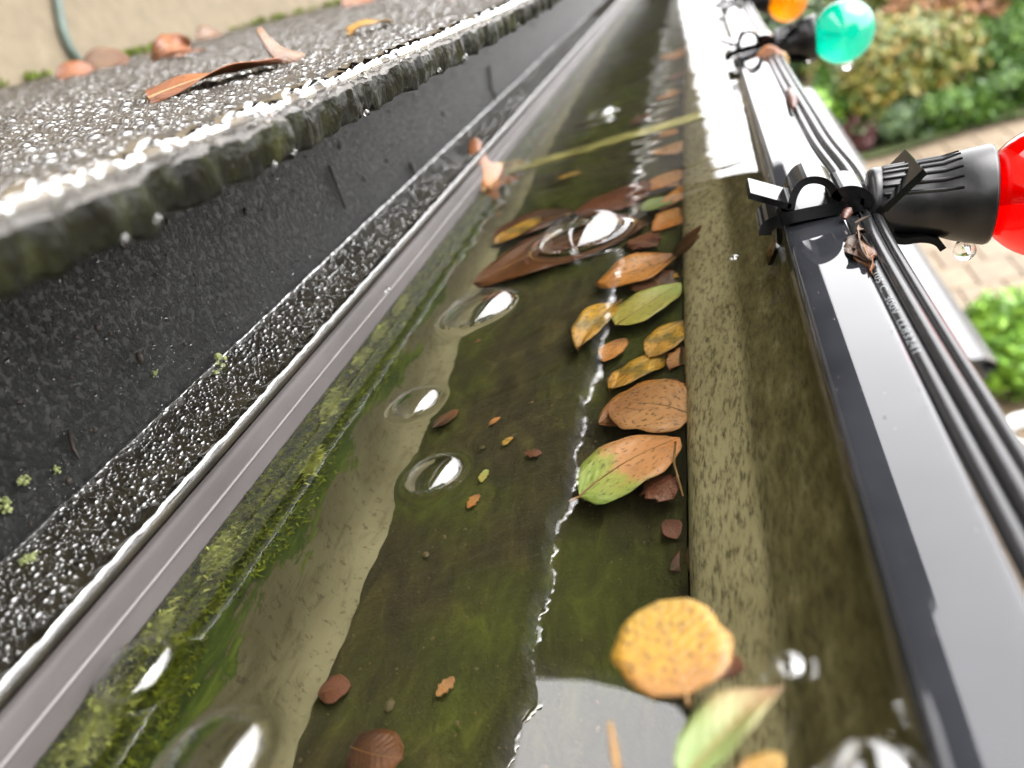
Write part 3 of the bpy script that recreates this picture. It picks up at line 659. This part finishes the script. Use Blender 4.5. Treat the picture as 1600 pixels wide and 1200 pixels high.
# raised mark on the red socket's collar
def drop(label, c, r, stretch=1.25, name='water_drop'):
    prof = []
    for a in np.linspace(0, math.pi, 14):
        z = math.cos(a); rr = math.sin(a) * (1 - .22 * max(0, z)); prof.append((-z * r * (stretch if z > 0 else 1.0), rr * r))
    v, f = lathe2(c, prof); o = obj(name, WA(v), f, M['drop'], None, origin=W(c)); return props(o, label, 'water drop')
def lathe2(c, prof, n=20):
    V = []
    for d, r in prof:
        for k in range(n): t_ = 2 * math.pi * k / n; V.append((c[0] + max(r, 1e-5) * math.cos(t_), c[1] + max(r, 1e-5) * math.sin(t_), c[2] - d))
    return np.array(V), gridf(len(prof), n, True)
bc, root, ax, L = BCS['red']
c = ony(1507, 391, 188); drop('clear rain drop hanging under the red bulb socket', c, 2.5)
bc, root, ax, L = BCS['teal']; drop('rain drop hanging under the teal bulb', bc + Vector((0, -1, -16)), 2.6)
c = ony(1263, 94, 447); drop('rain drop hanging under the teal bulb socket', c, 1.7)
c = onx(606, 453, -108.4); drop('clear drop standing on the grey gutter hem', c, 1.0, 1.0)

# ------------------------------------------------------------------ clips
def strip(pts, th, y0, y1):
    """thick strip following (x,z) points, extruded in y"""
    p = np.array(pts, float); t_ = np.gradient(p, axis=0); t_ /= np.linalg.norm(t_, axis=1)[:, None]; n = np.stack([-t_[:, 1], t_[:, 0]], 1) * th / 2
    ring = np.vstack([p + n, (p - n)[::-1]]); m = len(ring); k = len(p)
    V = [(a, y0, b) for a, b in ring] + [(a, y1, b) for a, b in ring]
    F = [(i, (i + 1) % m, (i + 1) % m + m, i + m) for i in range(m)]
    for i in range(k - 1): F.append((i, m - 1 - i, m - 2 - i, i + 1)); F.append((i + m, i + 1 + m, m - 2 - i + m, m - 1 - i + m))
    return np.array(V, float), F
def P2(u, v, y=182): p = ony(u, v, y); return (p.x, p.z)
def clip(label, dy, group):
    r = thing('gutter_clip', label, 'clip', W((12, 188 + dy, -67)), group)
    y0, y1 = 182 + dy, 194 + dy
    def add(nm, pts, th, a=y0, b=y1):
        v, f = strip(pts, th, a, b); return obj(nm, WA(v), f, M['black_plastic'], r, False)
    band_ = rnd([P2(1196, 368), P2(1196, 358), P2(1205, 349), P2(1240, 338), P2(1300, 327), P2(1350, 320)], 2)
    add('base_band', band_, 3.0)
    add('inner_leg', [(5.0, -69.5), (4.4, -74), (3.2, -80), (1.6, -86)], 1.3, y0 + 3, y1 - 2)
    add('grip_tab', [P2(1171, 306), P2(1204, 315), P2(1236, 324)], 1.5)
    add('arch', rnd([P2(1236, 327), P2(1240, 304), P2(1254, 284), P2(1276, 280), P2(1296, 287), P2(1305, 304), P2(1312, 314)], 2), 1.7)
    add('hump', rnd([P2(1304, 312), P2(1312, 301), P2(1332, 297), P2(1350, 303), P2(1357, 314), P2(1350, 322)], 2), 2.4)
    add('hump_core', [P2(1300, 317), P2(1330, 311), P2(1352, 314)], 4.4, y0 + .15, y1 - .15)
    add('lever_tab', [P2(1446, 268), P2(1412, 300), P2(1382, 328)], 1.6, y0, y1 + 5)
    add('hook', rnd([P2(1384, 326), P2(1374, 338), P2(1384, 352), P2(1394, 362), P2(1390, 378)], 2), 1.6, y0 + 1, y1 - 1)
    add('cable_hook', rnd([P2(1392, 374), P2(1412, 382), P2(1440, 376), P2(1466, 380), P2(1476, 393)], 2), 1.5, y0 + 1, y1 - 2)
    return r
clip('black plastic clip on the rim beside the red bulb', 0, 'clips on the gutter rim')
clip('black plastic clip on the rim beside the teal bulb', 259, 'clips on the gutter rim')
clip('far black clip on the rim beside the amber bulb', 518, 'clips on the gutter rim')

# litter caught between rim and cable at the near clip
def chip(name, label, pts, r, mat, cat, sq=1):
    v, f = tube([W(p) for p in pts], [x * S for x in r], 7); o = obj(name, v, f, M[mat], None, True); return props(o, label, cat)
chip('seed_husk', 'brown seed husk wedged against the near clip', [onz(1319, 342, -67.6), onz(1321, 336, -67.2), onz(1325, 331, -67), onz(1328, 327, -67)], [.4, 1.0, 1.1, .5], 'bud', 'seed')
leaf('grey-brown leaf scrap trapped between rim and cable', onz(1340, 352, -67.8), onz(1364, 412, -68.6), .16, LM['scrap'], nrm=(-.6, -.2, .7), fold=.5, wob=.08, pet=0, seed=61, ragged=.25, name='leaf_scrap', cat='leaf')
leaf('dark wet flake under the leaf scrap by the cable', onz(1348, 376, -68.6), onz(1363, 428, -69.0), .16, LM['brown'], nrm=(-.3, -.6, .7), fold=.3, wob=.1, pet=0, seed=62, ragged=.3, name='bark_flake', cat='debris')
chip('twig', 'short pale twig poking out by the near clip', [onz(1336, 348, -66.8), onz(1348, 342, -66.5), onz(1360, 337, -66.3)], [.22, .35, .2], 'bark', 'twig')
chip('bud_scale', 'rusty bud stuck on the cable beyond the near clip', [onz(1240, 170, -68), onz(1238, 158, -67), onz(1235, 146, -67.5), onz(1233, 138, -68)], [.8, 2.0, 1.8, .5], 'bud', 'bud')
# twigs on the fascia
def onf(u, v): return onx(u, v, -129.2)
chip('twig', 'straight dark twig clinging to the black fascia', [onf(514, 258), onf(524, 284), onf(540, 327)], [.45, .5, .35], 'debris', 'twig')
chip('twig', 'short hooked twig on the fascia right of the straight one', [onf(640, 255), onf(646, 268), onf(656, 284)], [.5, .55, .35], 'debris', 'twig')
chip('twig', 'long curved twig on the far fascia', [onf(764, 104), onf(768, 136), onf(778, 160), onf(792, 178)], [.6, .6, .6, .5], 'debris', 'twig')
chip('twig', 'thin twig on the fascia low at the left', [onf(106, 672), onf(114, 700), onf(124, 718)], [.35, .4, .25], 'debris', 'twig')
# needle afloat
chip('pine_needle', 'pinkish needle floating at the lower edge of the picture', [onz(953, 1130, WZ + .4), onz(958, 1165, WZ + .4), onz(966, 1215, WZ + .4)], [.35, .45, .4], 'rib', 'needle')
chip('grass_stem', 'thin bent stem sunk beside the peach and green leaf', [under(1054, 690, -130), under(1052, 725, -132), under(1060, 755, -134), under(1066, 775, -135)], [.3, .3, .3, .25], 'rib', 'stem')

# lichen lumps
def lump(label, c, r, seed, nrm=(1, 0, 0)):
    q = np.random.default_rng(seed); parts = []
    for k in range(34):
        p = Vector(c) + Vector(q.normal(0, .55, 3) * r); s = r * q.uniform(.16, .42); vv = []
        for th in np.linspace(0, math.pi, 5):
            for ph in np.linspace(0, 6.283, 6, endpoint=False): vv.append((p.x + s * math.sin(th) * math.cos(ph) * q.uniform(.8, 1.2), p.y + s * math.sin(th) * math.sin(ph), p.z + s * math.cos(th)))
        parts.append((np.array(vv), gridf(5, 6, True)))
    v, f = merge(parts); o = obj('lichen_tuft', WA(v), f, M['lichen'], None, False, origin=W(c)); return props(o, label, 'lichen', 'lichen lumps on the black flashing')
for u, v_, r, lab, x in ((346, 580, 2.6, 'largest pale lichen lump at the crease of the black flashing', -128), (441, 546, 1.5, 'small lichen lump on the droplet strip right of the largest', -122), (36, 751, .9, 'lichen fleck on the fascia near the left edge', -129.4), (8, 790, 1.1, 'lichen lump cut by the left edge', -129.4), (48, 872, 1.0, 'lichen lump on the droplet strip at lower left', -125), (88, 835, .8, 'dim lichen lump at the crease at lower left', -128.5), (242, 582, .55, 'lichen dot on the fascia left of the largest lump', -129.4), (88, 733, .55, 'tiny lichen dot low on the fascia', -129.4)):
    lump(lab, onx(u, v_, x), r, int(u), )
# dark grit on the fascia
def domes(C3, n3, rx, h, seed=0, na=8, nr=3):
    """many flattened domes: centres (k,3), unit normals (k,3)"""
    C3 = np.asarray(C3, float); n3 = np.asarray(n3, float); k = len(C3); q = np.random.default_rng(seed)
    a = np.cross(n3, np.array([0, 1, 0.01])); a /= np.linalg.norm(a, axis=1)[:, None]; b = np.cross(n3, a)
    rot = q.uniform(0, 6.283, k); el = q.uniform(.5, 1.0, k)
    V = []
    for i in range(nr + 1):
        t_ = i / nr * math.pi / 2; cr = math.cos(t_) if i < nr else .02; sr = math.sin(t_)
        for j in range(na):
            al = 2 * math.pi * j / na; px_ = np.cos(al + 0 * rot) * cr; py_ = np.sin(al + 0 * rot) * cr * el
            qx = px_ * np.cos(rot) - py_ * np.sin(rot); qy = px_ * np.sin(rot) + py_ * np.cos(rot)
            V.append(C3 + a * (qx * rx)[:, None] + b * (qy * rx)[:, None] + n3 * (sr * h - .05 * rx)[:, None])
    nv = (nr + 1) * na; V = np.stack(V, 1).reshape(-1, 3)
    base = np.array(gridf(nr + 1, na, True))[:, ::-1]
    F = (base[None] + (np.arange(k) * nv)[:, None, None]).reshape(-1, 4)
    return V, F
def stuff(name, v, f, mat, label, cat): 
    o = obj(name, WA(v), f, M[mat], None, True, origin=(0, 0, CAMZ)); return props(o, label, cat, kind='stuff')
def ysample(k, y0, y1): return np.exp(rng.uniform(math.log(y0), math.log(y1), k))
k = 260; y = ysample(k, 40, 700); z = rng.uniform(-54, -14, k); r = rng.gamma(2, .16, k) + .12
v, f = domes(np.stack([np.full(k, -130.0), y, z], 1), np.tile([1.0, 0, 0], (k, 1)), r, r * .7, 31)
stuff('roof_grit', v, f, 'debris', 'dark grit stuck to the black fascia', 'grit')
# fine wet beads on the fascia
k = 5200; y = ysample(k, 40, 900); z = rng.uniform(-55, -12, k); r = rng.gamma(1.4, .1, k) + .07
v, f = domes(np.stack([np.full(k, -130.0), y, z], 1), np.tile([1.0, 0, 0], (k, 1)), r, r * .55, 32, 6, 2)
stuff('fascia_droplets', v, f, 'drop', 'fine rain droplets beaded on the black fascia', 'droplets')
# droplets on the flange
fn = np.array([.275, 0, .96]); fn /= np.linalg.norm(fn)
k = 13000; y = ysample(k, 30, 900); s = rng.beta(1.0, 1.05, k); x = -129.5 + s * 16.5; z = -55.5 - s * 4.75
r = np.clip(rng.gamma(.9, .24, k) + .1, .1, 1.3) * (1 - .15 * s)
ex = 700; j = rng.integers(0, k, ex); y = np.append(y, y[j] + rng.normal(0, .6, ex)); x = np.append(x, x[j] + rng.normal(0, .4, ex)); z = np.append(z, z[j]); r = np.append(r, r[j] * rng.uniform(.5, 1, ex))
z = -55.4 - (x + 129.5) * .288
def thin(x, y, r, gap=.85):
    o = np.argsort(-r); keep = []; cell = {}; g = 2.2 * float(r.max())
    for i in o:
        cx, cy_ = int(x[i] // g), int(y[i] // g); ok = True
        for a in (-1, 0, 1):
            for b in (-1, 0, 1):
                for q in cell.get((cx + a, cy_ + b), ()):
                    if (x[i] - x[q]) ** 2 + (y[i] - y[q]) ** 2 < (gap * (r[i] + r[q])) ** 2: ok = False; break
                if not ok: break
            if not ok: break
        if ok: keep.append(i); cell.setdefault((cx, cy_), []).append(i)
    return np.array(keep)
kp = thin(x, y, r, .68); x, y, z, r = x[kp], y[kp], z[kp], r[kp]
v, f = domes(np.stack([x, y, z], 1), np.tile(fn, (len(x), 1)), r, r * .8, 33, 10, 4)
stuff('flange_droplets', v, f, 'drop_bright', 'rain droplets crowding the narrow black flange', 'droplets')
# film of water held at the flange's lip, and in its crease
ys = np.concatenate([np.arange(20, 600, .6), np.arange(600, 1800, 5.0)]); V = []
wd = 2.1 + .8 * wav(ys * .33, 41) + .6 * wav(ys * 1.1, 42) + .5 * (np.sin(ys * .9 + 2 * np.sin(ys * .21)) > .6); wd = np.clip(wd, .8, 4.5)
for i, yq in enumerate(ys):
    for j in range(15):
        a = math.pi - j / 14 * (math.pi + .15); rx_ = wd[i] / 2; xx = -110.0 - rx_ + rx_ * math.cos(a); zz = -55.45 - (xx + 129.5) * .288 + 1.25 * math.sin(a)
        V.append((xx, yq, zz))
o = obj('water_film', WA(V), [q_[::-1] for q_ in gridf(len(ys), 15)], M['drop_bright'], None); props(o, 'scalloped white strip of water along the black flange lip', 'water')
o = bead('water_thread', lambda y: -129.2 + .25 * math.sin(y * .4), lambda y: -55.2, .55, .5, 51, np.concatenate([np.arange(20, 600, .8), np.arange(600, 1500, 5.0)]), 'thin thread of water in the crease of the black flashing', .5, 8, 1.5)
# droplets on the roof
k = 36000; y = ysample(k, 30, 1100); dd = 9 + rng.beta(.9, 1.7, k) * 365
keep = rng.uniform(0, 1, k) < np.clip((dd - 8) / 16 + .12, 0, 1); y, dd = y[keep], dd[keep]; k = len(y)
x = xe(y) - dd; z = zed(y) + SLOPE * dd - .9 * np.exp(-((dd - 7) / 6) ** 2)
r = np.clip((rng.gamma(1.0, .38, k) + .16) * (1 + dd / 200), .16, 2.4); kp = thin(x, y, r, .55); x, y, z, r = x[kp], y[kp], z[kp], r[kp]; k = len(x); n3 = np.tile(np.array([SLOPE, 0, 1.0]) / math.hypot(1, SLOPE), (k, 1))
v, f = domes(np.stack([x, y, z], 1), n3, r, r * .5, 34)
stuff('roof_droplets', v, f, 'drop', 'dense rain droplets covering the black felt roof', 'droplets')
# pendant drops under the roof edge
yy = np.exp(rng.uniform(math.log(70), math.log(700), 12)); parts = []
for q_ in yy:
    prof = [(-1.2, .3), (-.6, 1.0), (.2, 1.25), (.8, .95), (1.15, .3), (1.2, 0)]; sc_ = rng.uniform(.35, .65)
    parts.append(lathe2((float(xe(q_)) - .4, q_, float(zed(q_)) - 6.9 + rng.uniform(-.4, .4)), [(a * sc_, b * sc_) for a, b in prof], 10))
v, f = merge(parts); stuff('edge_drips', v, f, 'drop', 'drips hanging under the ragged roof edge', 'droplets')

# ------------------------------------------------------------------ moss under water, on the roof edge and at the wall foot
def tufts(k, pos, nrm, ln, wd, seed, spread=.6):
    q = np.random.default_rng(seed); d = nrm + q.normal(0, spread, (k, 3)); d /= np.linalg.norm(d, axis=1)[:, None]
    s = np.cross(d, q.normal(0, 1, (k, 3))); s /= np.linalg.norm(s, axis=1)[:, None]
    l = (ln * q.uniform(.5, 1.3, k))[:, None]; w_ = (wd * q.uniform(.6, 1.3, k))[:, None]
    V = np.stack([pos - s * w_, pos + s * w_, pos + d * l * .6 + s * w_ * .8, pos + d * l], 1).reshape(-1, 3)
    F = [(4 * i, 4 * i + 1, 4 * i + 2, 4 * i + 3) for i in range(k)]; return V, F
def mossmask(y, z, seed): return wav(y * .09, seed) + wav(z * .25 + y * .05, seed + 1) 
k = 40000; y = ysample(k, 30, 700); z = WZ - np.abs(rng.normal(0, 19, k)); lim = WZ - 36 + 10 * wav(y * .06, 61) + 4 * wav(y * .3, 62)
kp = (z > lim); y, z = y[kp], z[kp]; k = len(y); kp = rng.uniform(0, 1, k) < .9; y, z = y[kp], z[kp]; k = len(y)
v, f = tufts(k, np.stack([np.full(k, -110.9), y, z], 1), np.array([1.0, 0, .25]), 1.5, .28, 63, .7)
o = obj('moss', WA(v), f, M['moss'], None, False, origin=(0, 0, CAMZ)); props(o, 'dark green moss on the submerged back wall of the gutter', 'moss', kind='stuff')
pts = []
for u, v_, a, b in ((330, 850, 7, 4.5), (515, 632, 7, 4), (488, 722, 6, 3), (150, 1130, 9, 4), (560, 560, 6, 3), (590, 520, 6, 3), (620, 470, 7, 3), (240, 990, 6, 3)):
    p, t_ = refr(u, v_); p = p + t_ * ((-109.6 - p.x) / t_.x) if t_.x < 0 else p
    kk = 700; pts.append(np.stack([np.full(kk, -109.6), p.y + rng.normal(0, a * .42, kk), min(p.z, WZ - b * 1.3) + rng.normal(0, b * .6, kk)], 1))
pts = np.vstack(pts); pts = pts[pts[:, 2] < WZ - 1]
v, f = tufts(len(pts), pts, np.array([1.0, 0, .4]), 2.0, .34, 64, .6)
o = obj('pale_algae', WA(v), f, M['moss_pale'], None, False, origin=(0, 0, CAMZ)); props(o, 'pale yellow-green algae cushions on the mossy back wall', 'algae', kind='stuff')
k = 5000; y = ysample(k, 60, 1800); msk = wav(y * .02, 66) + wav(y * .1, 67) > .1; y = y[msk]; k = len(y)
x = -449 + np.abs(rng.normal(0, 6, k)); z = zed(y) + SLOPE * (-69 - x) + 1
v, f = tufts(k, np.stack([x, y, z], 1), np.array([.4, -.2, 1.0]), 6, 1.2, 68, .5)
o = obj('wall_foot_moss', WA(v), f, M['moss_roof'], None, False, origin=(0, 0, CAMZ)); props(o, 'bright moss strip where the roof meets the beige wall', 'moss', kind='stuff')
# specks and crumbs on the silt
k = 500; y = ysample(k, 45, 600); x = rng.uniform(-104, -28, k); r = rng.gamma(1.3, .16, k) + .1
v, f = domes(np.stack([x, y, np.full(k, -142.4)], 1), np.tile([0, 0, 1.0], (k, 1)), r, r * .5, 35, 6, 2)
stuff('silt_crumbs', v, f, 'speck', 'crumbs and specks scattered on the dark silt', 'debris')
for i, (a, b, lab) in enumerate((((765, 664), (782, 652), 'orange chip on the silt right of the small brown scrap'), ((786, 697), (803, 683), 'tan splinter below the orange chip'), ((732, 795), (750, 772), 'brown sliver below the ripple-ringed bubble'), ((752, 753), (761, 733), 'yellow-green chip right of the ripple-ringed bubble'), ((682, 1088), (710, 1058), 'pale tan leaf flake near the lower middle'), ((820, 707), (848, 708), 'dull red chip on the silt'))):
    p0, p1 = under(*a, -141.5), under(*b, -141.5); mid = (p0 + p1) / 2
    leaf(lab, p0, p1, .45, LM[('orange', 'mottle', 'orange2', 'ygreen', 'tan', 'red')[i]], seed=70 + i, pet=0, name='leaf_chip', group='leaf chips on the silt', cat='leaf chip', ragged=.2)

# hanging cable on the wall
pts = [(WX + .006, onx(u, v_, WX / S + 3).y * S, onx(u, v_, WX / S + 3).z * S + CAMZ) for u, v_ in ((70, -60), (84, -20), (90, 15), (95, 45), (106, 75), (122, 98), (136, 106))]
v, f = tube(pts, .0042, 8); o = obj('wall_cable', v, f, simple('wall_cable', two((.09, .12, .10), .2), 30, .5, 0), None); props(o, 'thin grey-green cable hanging down the beige wall', 'cable')

# ------------------------------------------------------------------ garden
# porch canopy below
pc = thing('porch_canopy', 'glossy dark porch canopy below the string light', 'canopy', (.1, 2.5, 0))
cz = CAMZ - 1.0
prof = [(-.16, cz + .02), (.36, cz), (.40, cz - .004), (.415, cz - .02), (.415, cz - .075), (-.16, cz - .075)]
v, f = extr(prof, [1.64, 4.6], True); f = f + [tuple(range(6)), tuple(range(6, 12))[::-1]]
obj('roof_slab', v, f, M['far_paint'], pc, False)
v, f = extr([(-.1, cz + .03), (.40, cz + .008), (.425, cz - .01), (.425, cz - .028), (.40, cz - .03)], [1.60, 1.64, 4.62], False); obj('trim', v, f, M['far_paint'], pc, False)
for y in (1.8, 4.4): v, f = box(.33, .37, y, y + .04, 0, cz - .075); obj('post', v, f, M['far_paint'], pc, False)
def leaves_mesh(P, D, size, seed):
    q = np.random.default_rng(seed); k = len(P); n = D + q.normal(0, .6, (k, 3)); n /= np.linalg.norm(n, axis=1)[:, None]
    a = np.cross(n, q.normal(0, 1, (k, 3))); a /= np.linalg.norm(a, axis=1)[:, None]; b = np.cross(n, a); s = (size * q.uniform(.6, 1.4, k))[:, None]
    V = np.stack([P - a * s, P - b * s * .5, P + a * s, P + b * s * .5], 1).reshape(-1, 3); return V, [(4 * i, 4 * i + 1, 4 * i + 2, 4 * i + 3) for i in range(k)]
def trunk(par, x, y, h, r, seed, limbs=5, sp=.5):
    q = np.random.default_rng(seed); pts = [(x + .05 * math.sin(3 * t_), y, h * t_) for t_ in np.linspace(0, 1, 6)]
    T = [tube(pts, [r * (1 - .7 * t_) for t_ in np.linspace(0, 1, 6)], 8)]
    for k in range(limbs):
        z = h * q.uniform(.25, .8); a = q.uniform(0, 6.28); l = sp * q.uniform(.5, 1)
        T.append(tube([(x, y, z), (x + l * .5 * math.cos(a), y + l * .5 * math.sin(a), z + l * .4), (x + l * math.cos(a), y + l * math.sin(a), z + l * .7)], [r * .45, r * .3, r * .1], 6))
    v, f = merge(T); obj('trunk', v, f, M['bark'], par)
def conifer(label, x, y, h, rw, seed, mat='thuja', k=5200):
    t_ = thing('conifer', label, 'tree', (x, y, 0), 'clipped conifers beyond the patio'); trunk(t_, x, y, h * .85, .06, seed, 6, rw * .6)
    q = np.random.default_rng(seed); z = q.uniform(.03, 1, k) ** .9; an = q.uniform(0, 6.28, k)
    prof = np.minimum(1, z * 7) * (1 - z ** 2.6) * (1 + .16 * np.sin(an * 5 + z * 17 + seed) + .1 * np.sin(an * 11 - z * 31)); rr = rw * prof * np.sqrt(q.uniform(.35, 1, k))
    P = np.stack([x + rr * np.cos(an), y + rr * np.sin(an), .05 + h * z], 1); D = np.stack([np.cos(an), np.sin(an), np.full(k, .5)], 1)
    v, f = leaves_mesh(P, D, .055, seed); obj('crown', v, f, M[mat], t_, False)
def broad(name, label, x, y, h, rx, mat, seed, k=6000, z0=.25, size=.05, cl=40, cat='tree', group=None):
    t_ = thing(name, label, cat, (x, y, 0), group); trunk(t_, x, y, h * .7, .03 + .03 * h, seed, 9, rx * .8)
    q = np.random.default_rng(seed); c = q.normal(0, 1, (cl, 3)); c /= np.linalg.norm(c, axis=1)[:, None]; c *= q.uniform(.3, 1, (cl, 1)) ** .5
    cen = np.array([x, y, h * (z0 + (1 - z0) / 2)]); half = np.array([rx, rx, h * (1 - z0) / 2])
    cc = cen + c * half * .85; i = q.integers(0, cl, k); P = cc[i] + q.normal(0, 1, (k, 3)) * half * .16; P[:, 2] = np.maximum(P[:, 2], .04)
    D = P - cen; D /= np.linalg.norm(D, axis=1)[:, None] + 1e-6; v, f = leaves_mesh(P, D, size, seed); obj('crown', v, f, M[mat], t_, False)
def gnd(u, v, z=0): d = ray(u, v); s = (z - CAMZ) / d.z; return d * s
def aty(u, v, y): d = ray(u, v); s = y / d.y; p = d * s; return p.x, p.z + CAMZ
x, z = aty(1400, 30, 11.0); broad('golden_shrub', 'spreading golden-green shrub at the middle of the planting', x - .1, 11.1, z + .1, 1.05, 'gold', 5, 9000, .12, .06, 60, 'shrub')
for u, v_, y, rw, lab, sd_ in ((1285, 112, 10.6, .28, 'slim dark conifer left of the golden shrub', 71), (1488, 40, 11.8, .42, 'conifer just right of the golden shrub', 72), (1535, 55, 11.6, .42, 'conifer second right of the golden shrub', 73), (1590, 12, 11.0, .50, 'tallest conifer at the right edge of the picture', 74), (1450, 62, 12.2, .36, 'conifer poking up behind the golden shrub', 75), (1640, 40, 10.8, .45, 'conifer beyond the right edge', 76)):
    x, z = aty(u, v_, y); conifer(lab, x, y, max(.8, z), rw, sd_)
x, z = aty(1260, 150, 10.4); broad('lime_shrub', 'light green shrub beside the cable far off', x, 10.4, max(.7, z), .42, 'lime', 81, 3000, .05, .05, 24, 'shrub')
x, z = aty(1345, 190, 10.1); broad('burgundy_shrub', 'dark burgundy shrub at the patio edge', x, 10.15, .42, .22, 'burgundy', 82, 2200, .05, .04, 20, 'shrub')
x, z = aty(1395, 200, 10.2); broad('low_shrub', 'low dark green shrub at the foot of the golden shrub', x, 10.25, .5, .45, 'dark_green', 83, 3000, .03, .05, 24, 'shrub')
x, z = aty(1475, 190, 10.3); broad('low_shrub', 'low green shrub right of the dark one', x, 10.3, .5, .5, 'thuja', 84, 3000, .03, .05, 24, 'shrub')
x, z = aty(1570, 160, 10.3); broad('low_shrub', 'low green shrub below the tallest conifer', x, 10.35, .5, .6, 'thuja', 85, 3000, .03, .05, 24, 'shrub')
x, z = aty(1480, 0, 14.5); broad('rust_tree', 'rust-brown tree behind the conifers', x, 14.5, z + .5, .9, 'rust', 86, 6000, .1, .07, 40)
for i, (u, v_, y, mt, rx, lab) in enumerate(((1240, 40, 15.5, 'dark_green', 1.0, 'dark green tree behind the teal bulb'), (1360, -10, 16, 'gold', 1.3, 'yellowing tree far behind the golden shrub'), (1560, -40, 17, 'dark_green', 1.3, 'dark green tree far behind the tallest conifer'), (1660, -20, 15, 'thuja', 1.2, 'green tree far off at the right edge'))):
    x, z = aty(u, v_, y); broad('garden_tree', lab, x, y, z + .6, rx, mt, 90 + i, 6500, .03, .08, 44, 'tree', 'trees at the back of the garden')
gw = thing('garden_wall', 'pale garden wall glimpsed behind the conifers', 'wall', (4, 19, 0))
v, f = merge([box(-1, 12, 19, 19.2, 0, 1.9), ]); obj('wall_panel', v, f, simple('pale_wall', two((.35, .34, .32), .1), 3, .9, .1), gw, False)
v, f = box(-1.05, 12.05, 18.95, 19.25, 1.9, 1.97); obj('coping', v, f, M['white_pot'], gw, False)
p = gnd(1588, 640); broad('lime_bush', 'bright lime-green bush on the patio below the cable', p.x + .1, p.y + .25, .62, .36, 'lime', 101, 6000, .03, .035, 46, 'bush')
p = gnd(1618, 740); pt = thing('plant_pot', 'white pot at the right edge below the lime bush', 'pot', (p.x, p.y, 0))
v, f = lathe((p.x, p.y, .03), (0, .0001, 1), [(0, 0), (0, .11), (.2, .14), (.24, .155), (.27, .155), (.27, .13), (.2, .12)], 28); obj('pot_body', v, f, M['white_pot'], pt)
v, f = lathe((p.x, p.y, .22), (0, .0001, 1), [(0, 0), (.001, .124)], 28); obj('soil', v, f, M['joint'], pt)

for i, (x, y) in enumerate(((-1.5, -6.5), (1.8, -6.8), (5.0, -6.2))):  # unseen trees added to block the low sky behind the camera
    broad('garden_tree', ('tall dark tree added behind the viewpoint to block sky, nearest the house', 'tall dark tree added behind the viewpoint to block sky, in the middle', 'tall dark tree added behind the viewpoint to block sky, farthest from the house')[i], x, y, 6.8, 2.0, 'dark_green', 120 + i, 9000, .05, .26, 60, 'tree', 'trees added behind the viewpoint to block sky')

k = 26; y = ysample(k, 60, 420); x = np.where(rng.uniform(0, 1, k) < .6, rng.uniform(7.0, 9.5, k), rng.uniform(8, 18, k)); r = rng.gamma(1.2, .07, k) + .06
v, f = domes(np.stack([x, y, np.full(k, -68.78)], 1), np.tile([0, 0, 1.0], (k, 1)), r, r * .45, 36)
stuff('rim_droplets', v, f, 'drop', 'few tiny rain droplets on the glossy black rim', 'droplets')
k = 120; y = ysample(k, 45, 420); x = np.where(rng.uniform(0, 1, k) < .5, rng.uniform(17.2, 18.6, k), rng.uniform(7, 17, k)); r = rng.gamma(1.2, .05, k) + .04
v, f = domes(np.stack([x, y, np.full(k, -68.78)], 1), np.tile([0, 0, 1.0], (k, 1)), r, r * .5, 37, 6, 2)
stuff('rim_grit', v, f, 'debris', 'specks of dark grit on the glossy black rim', 'grit')
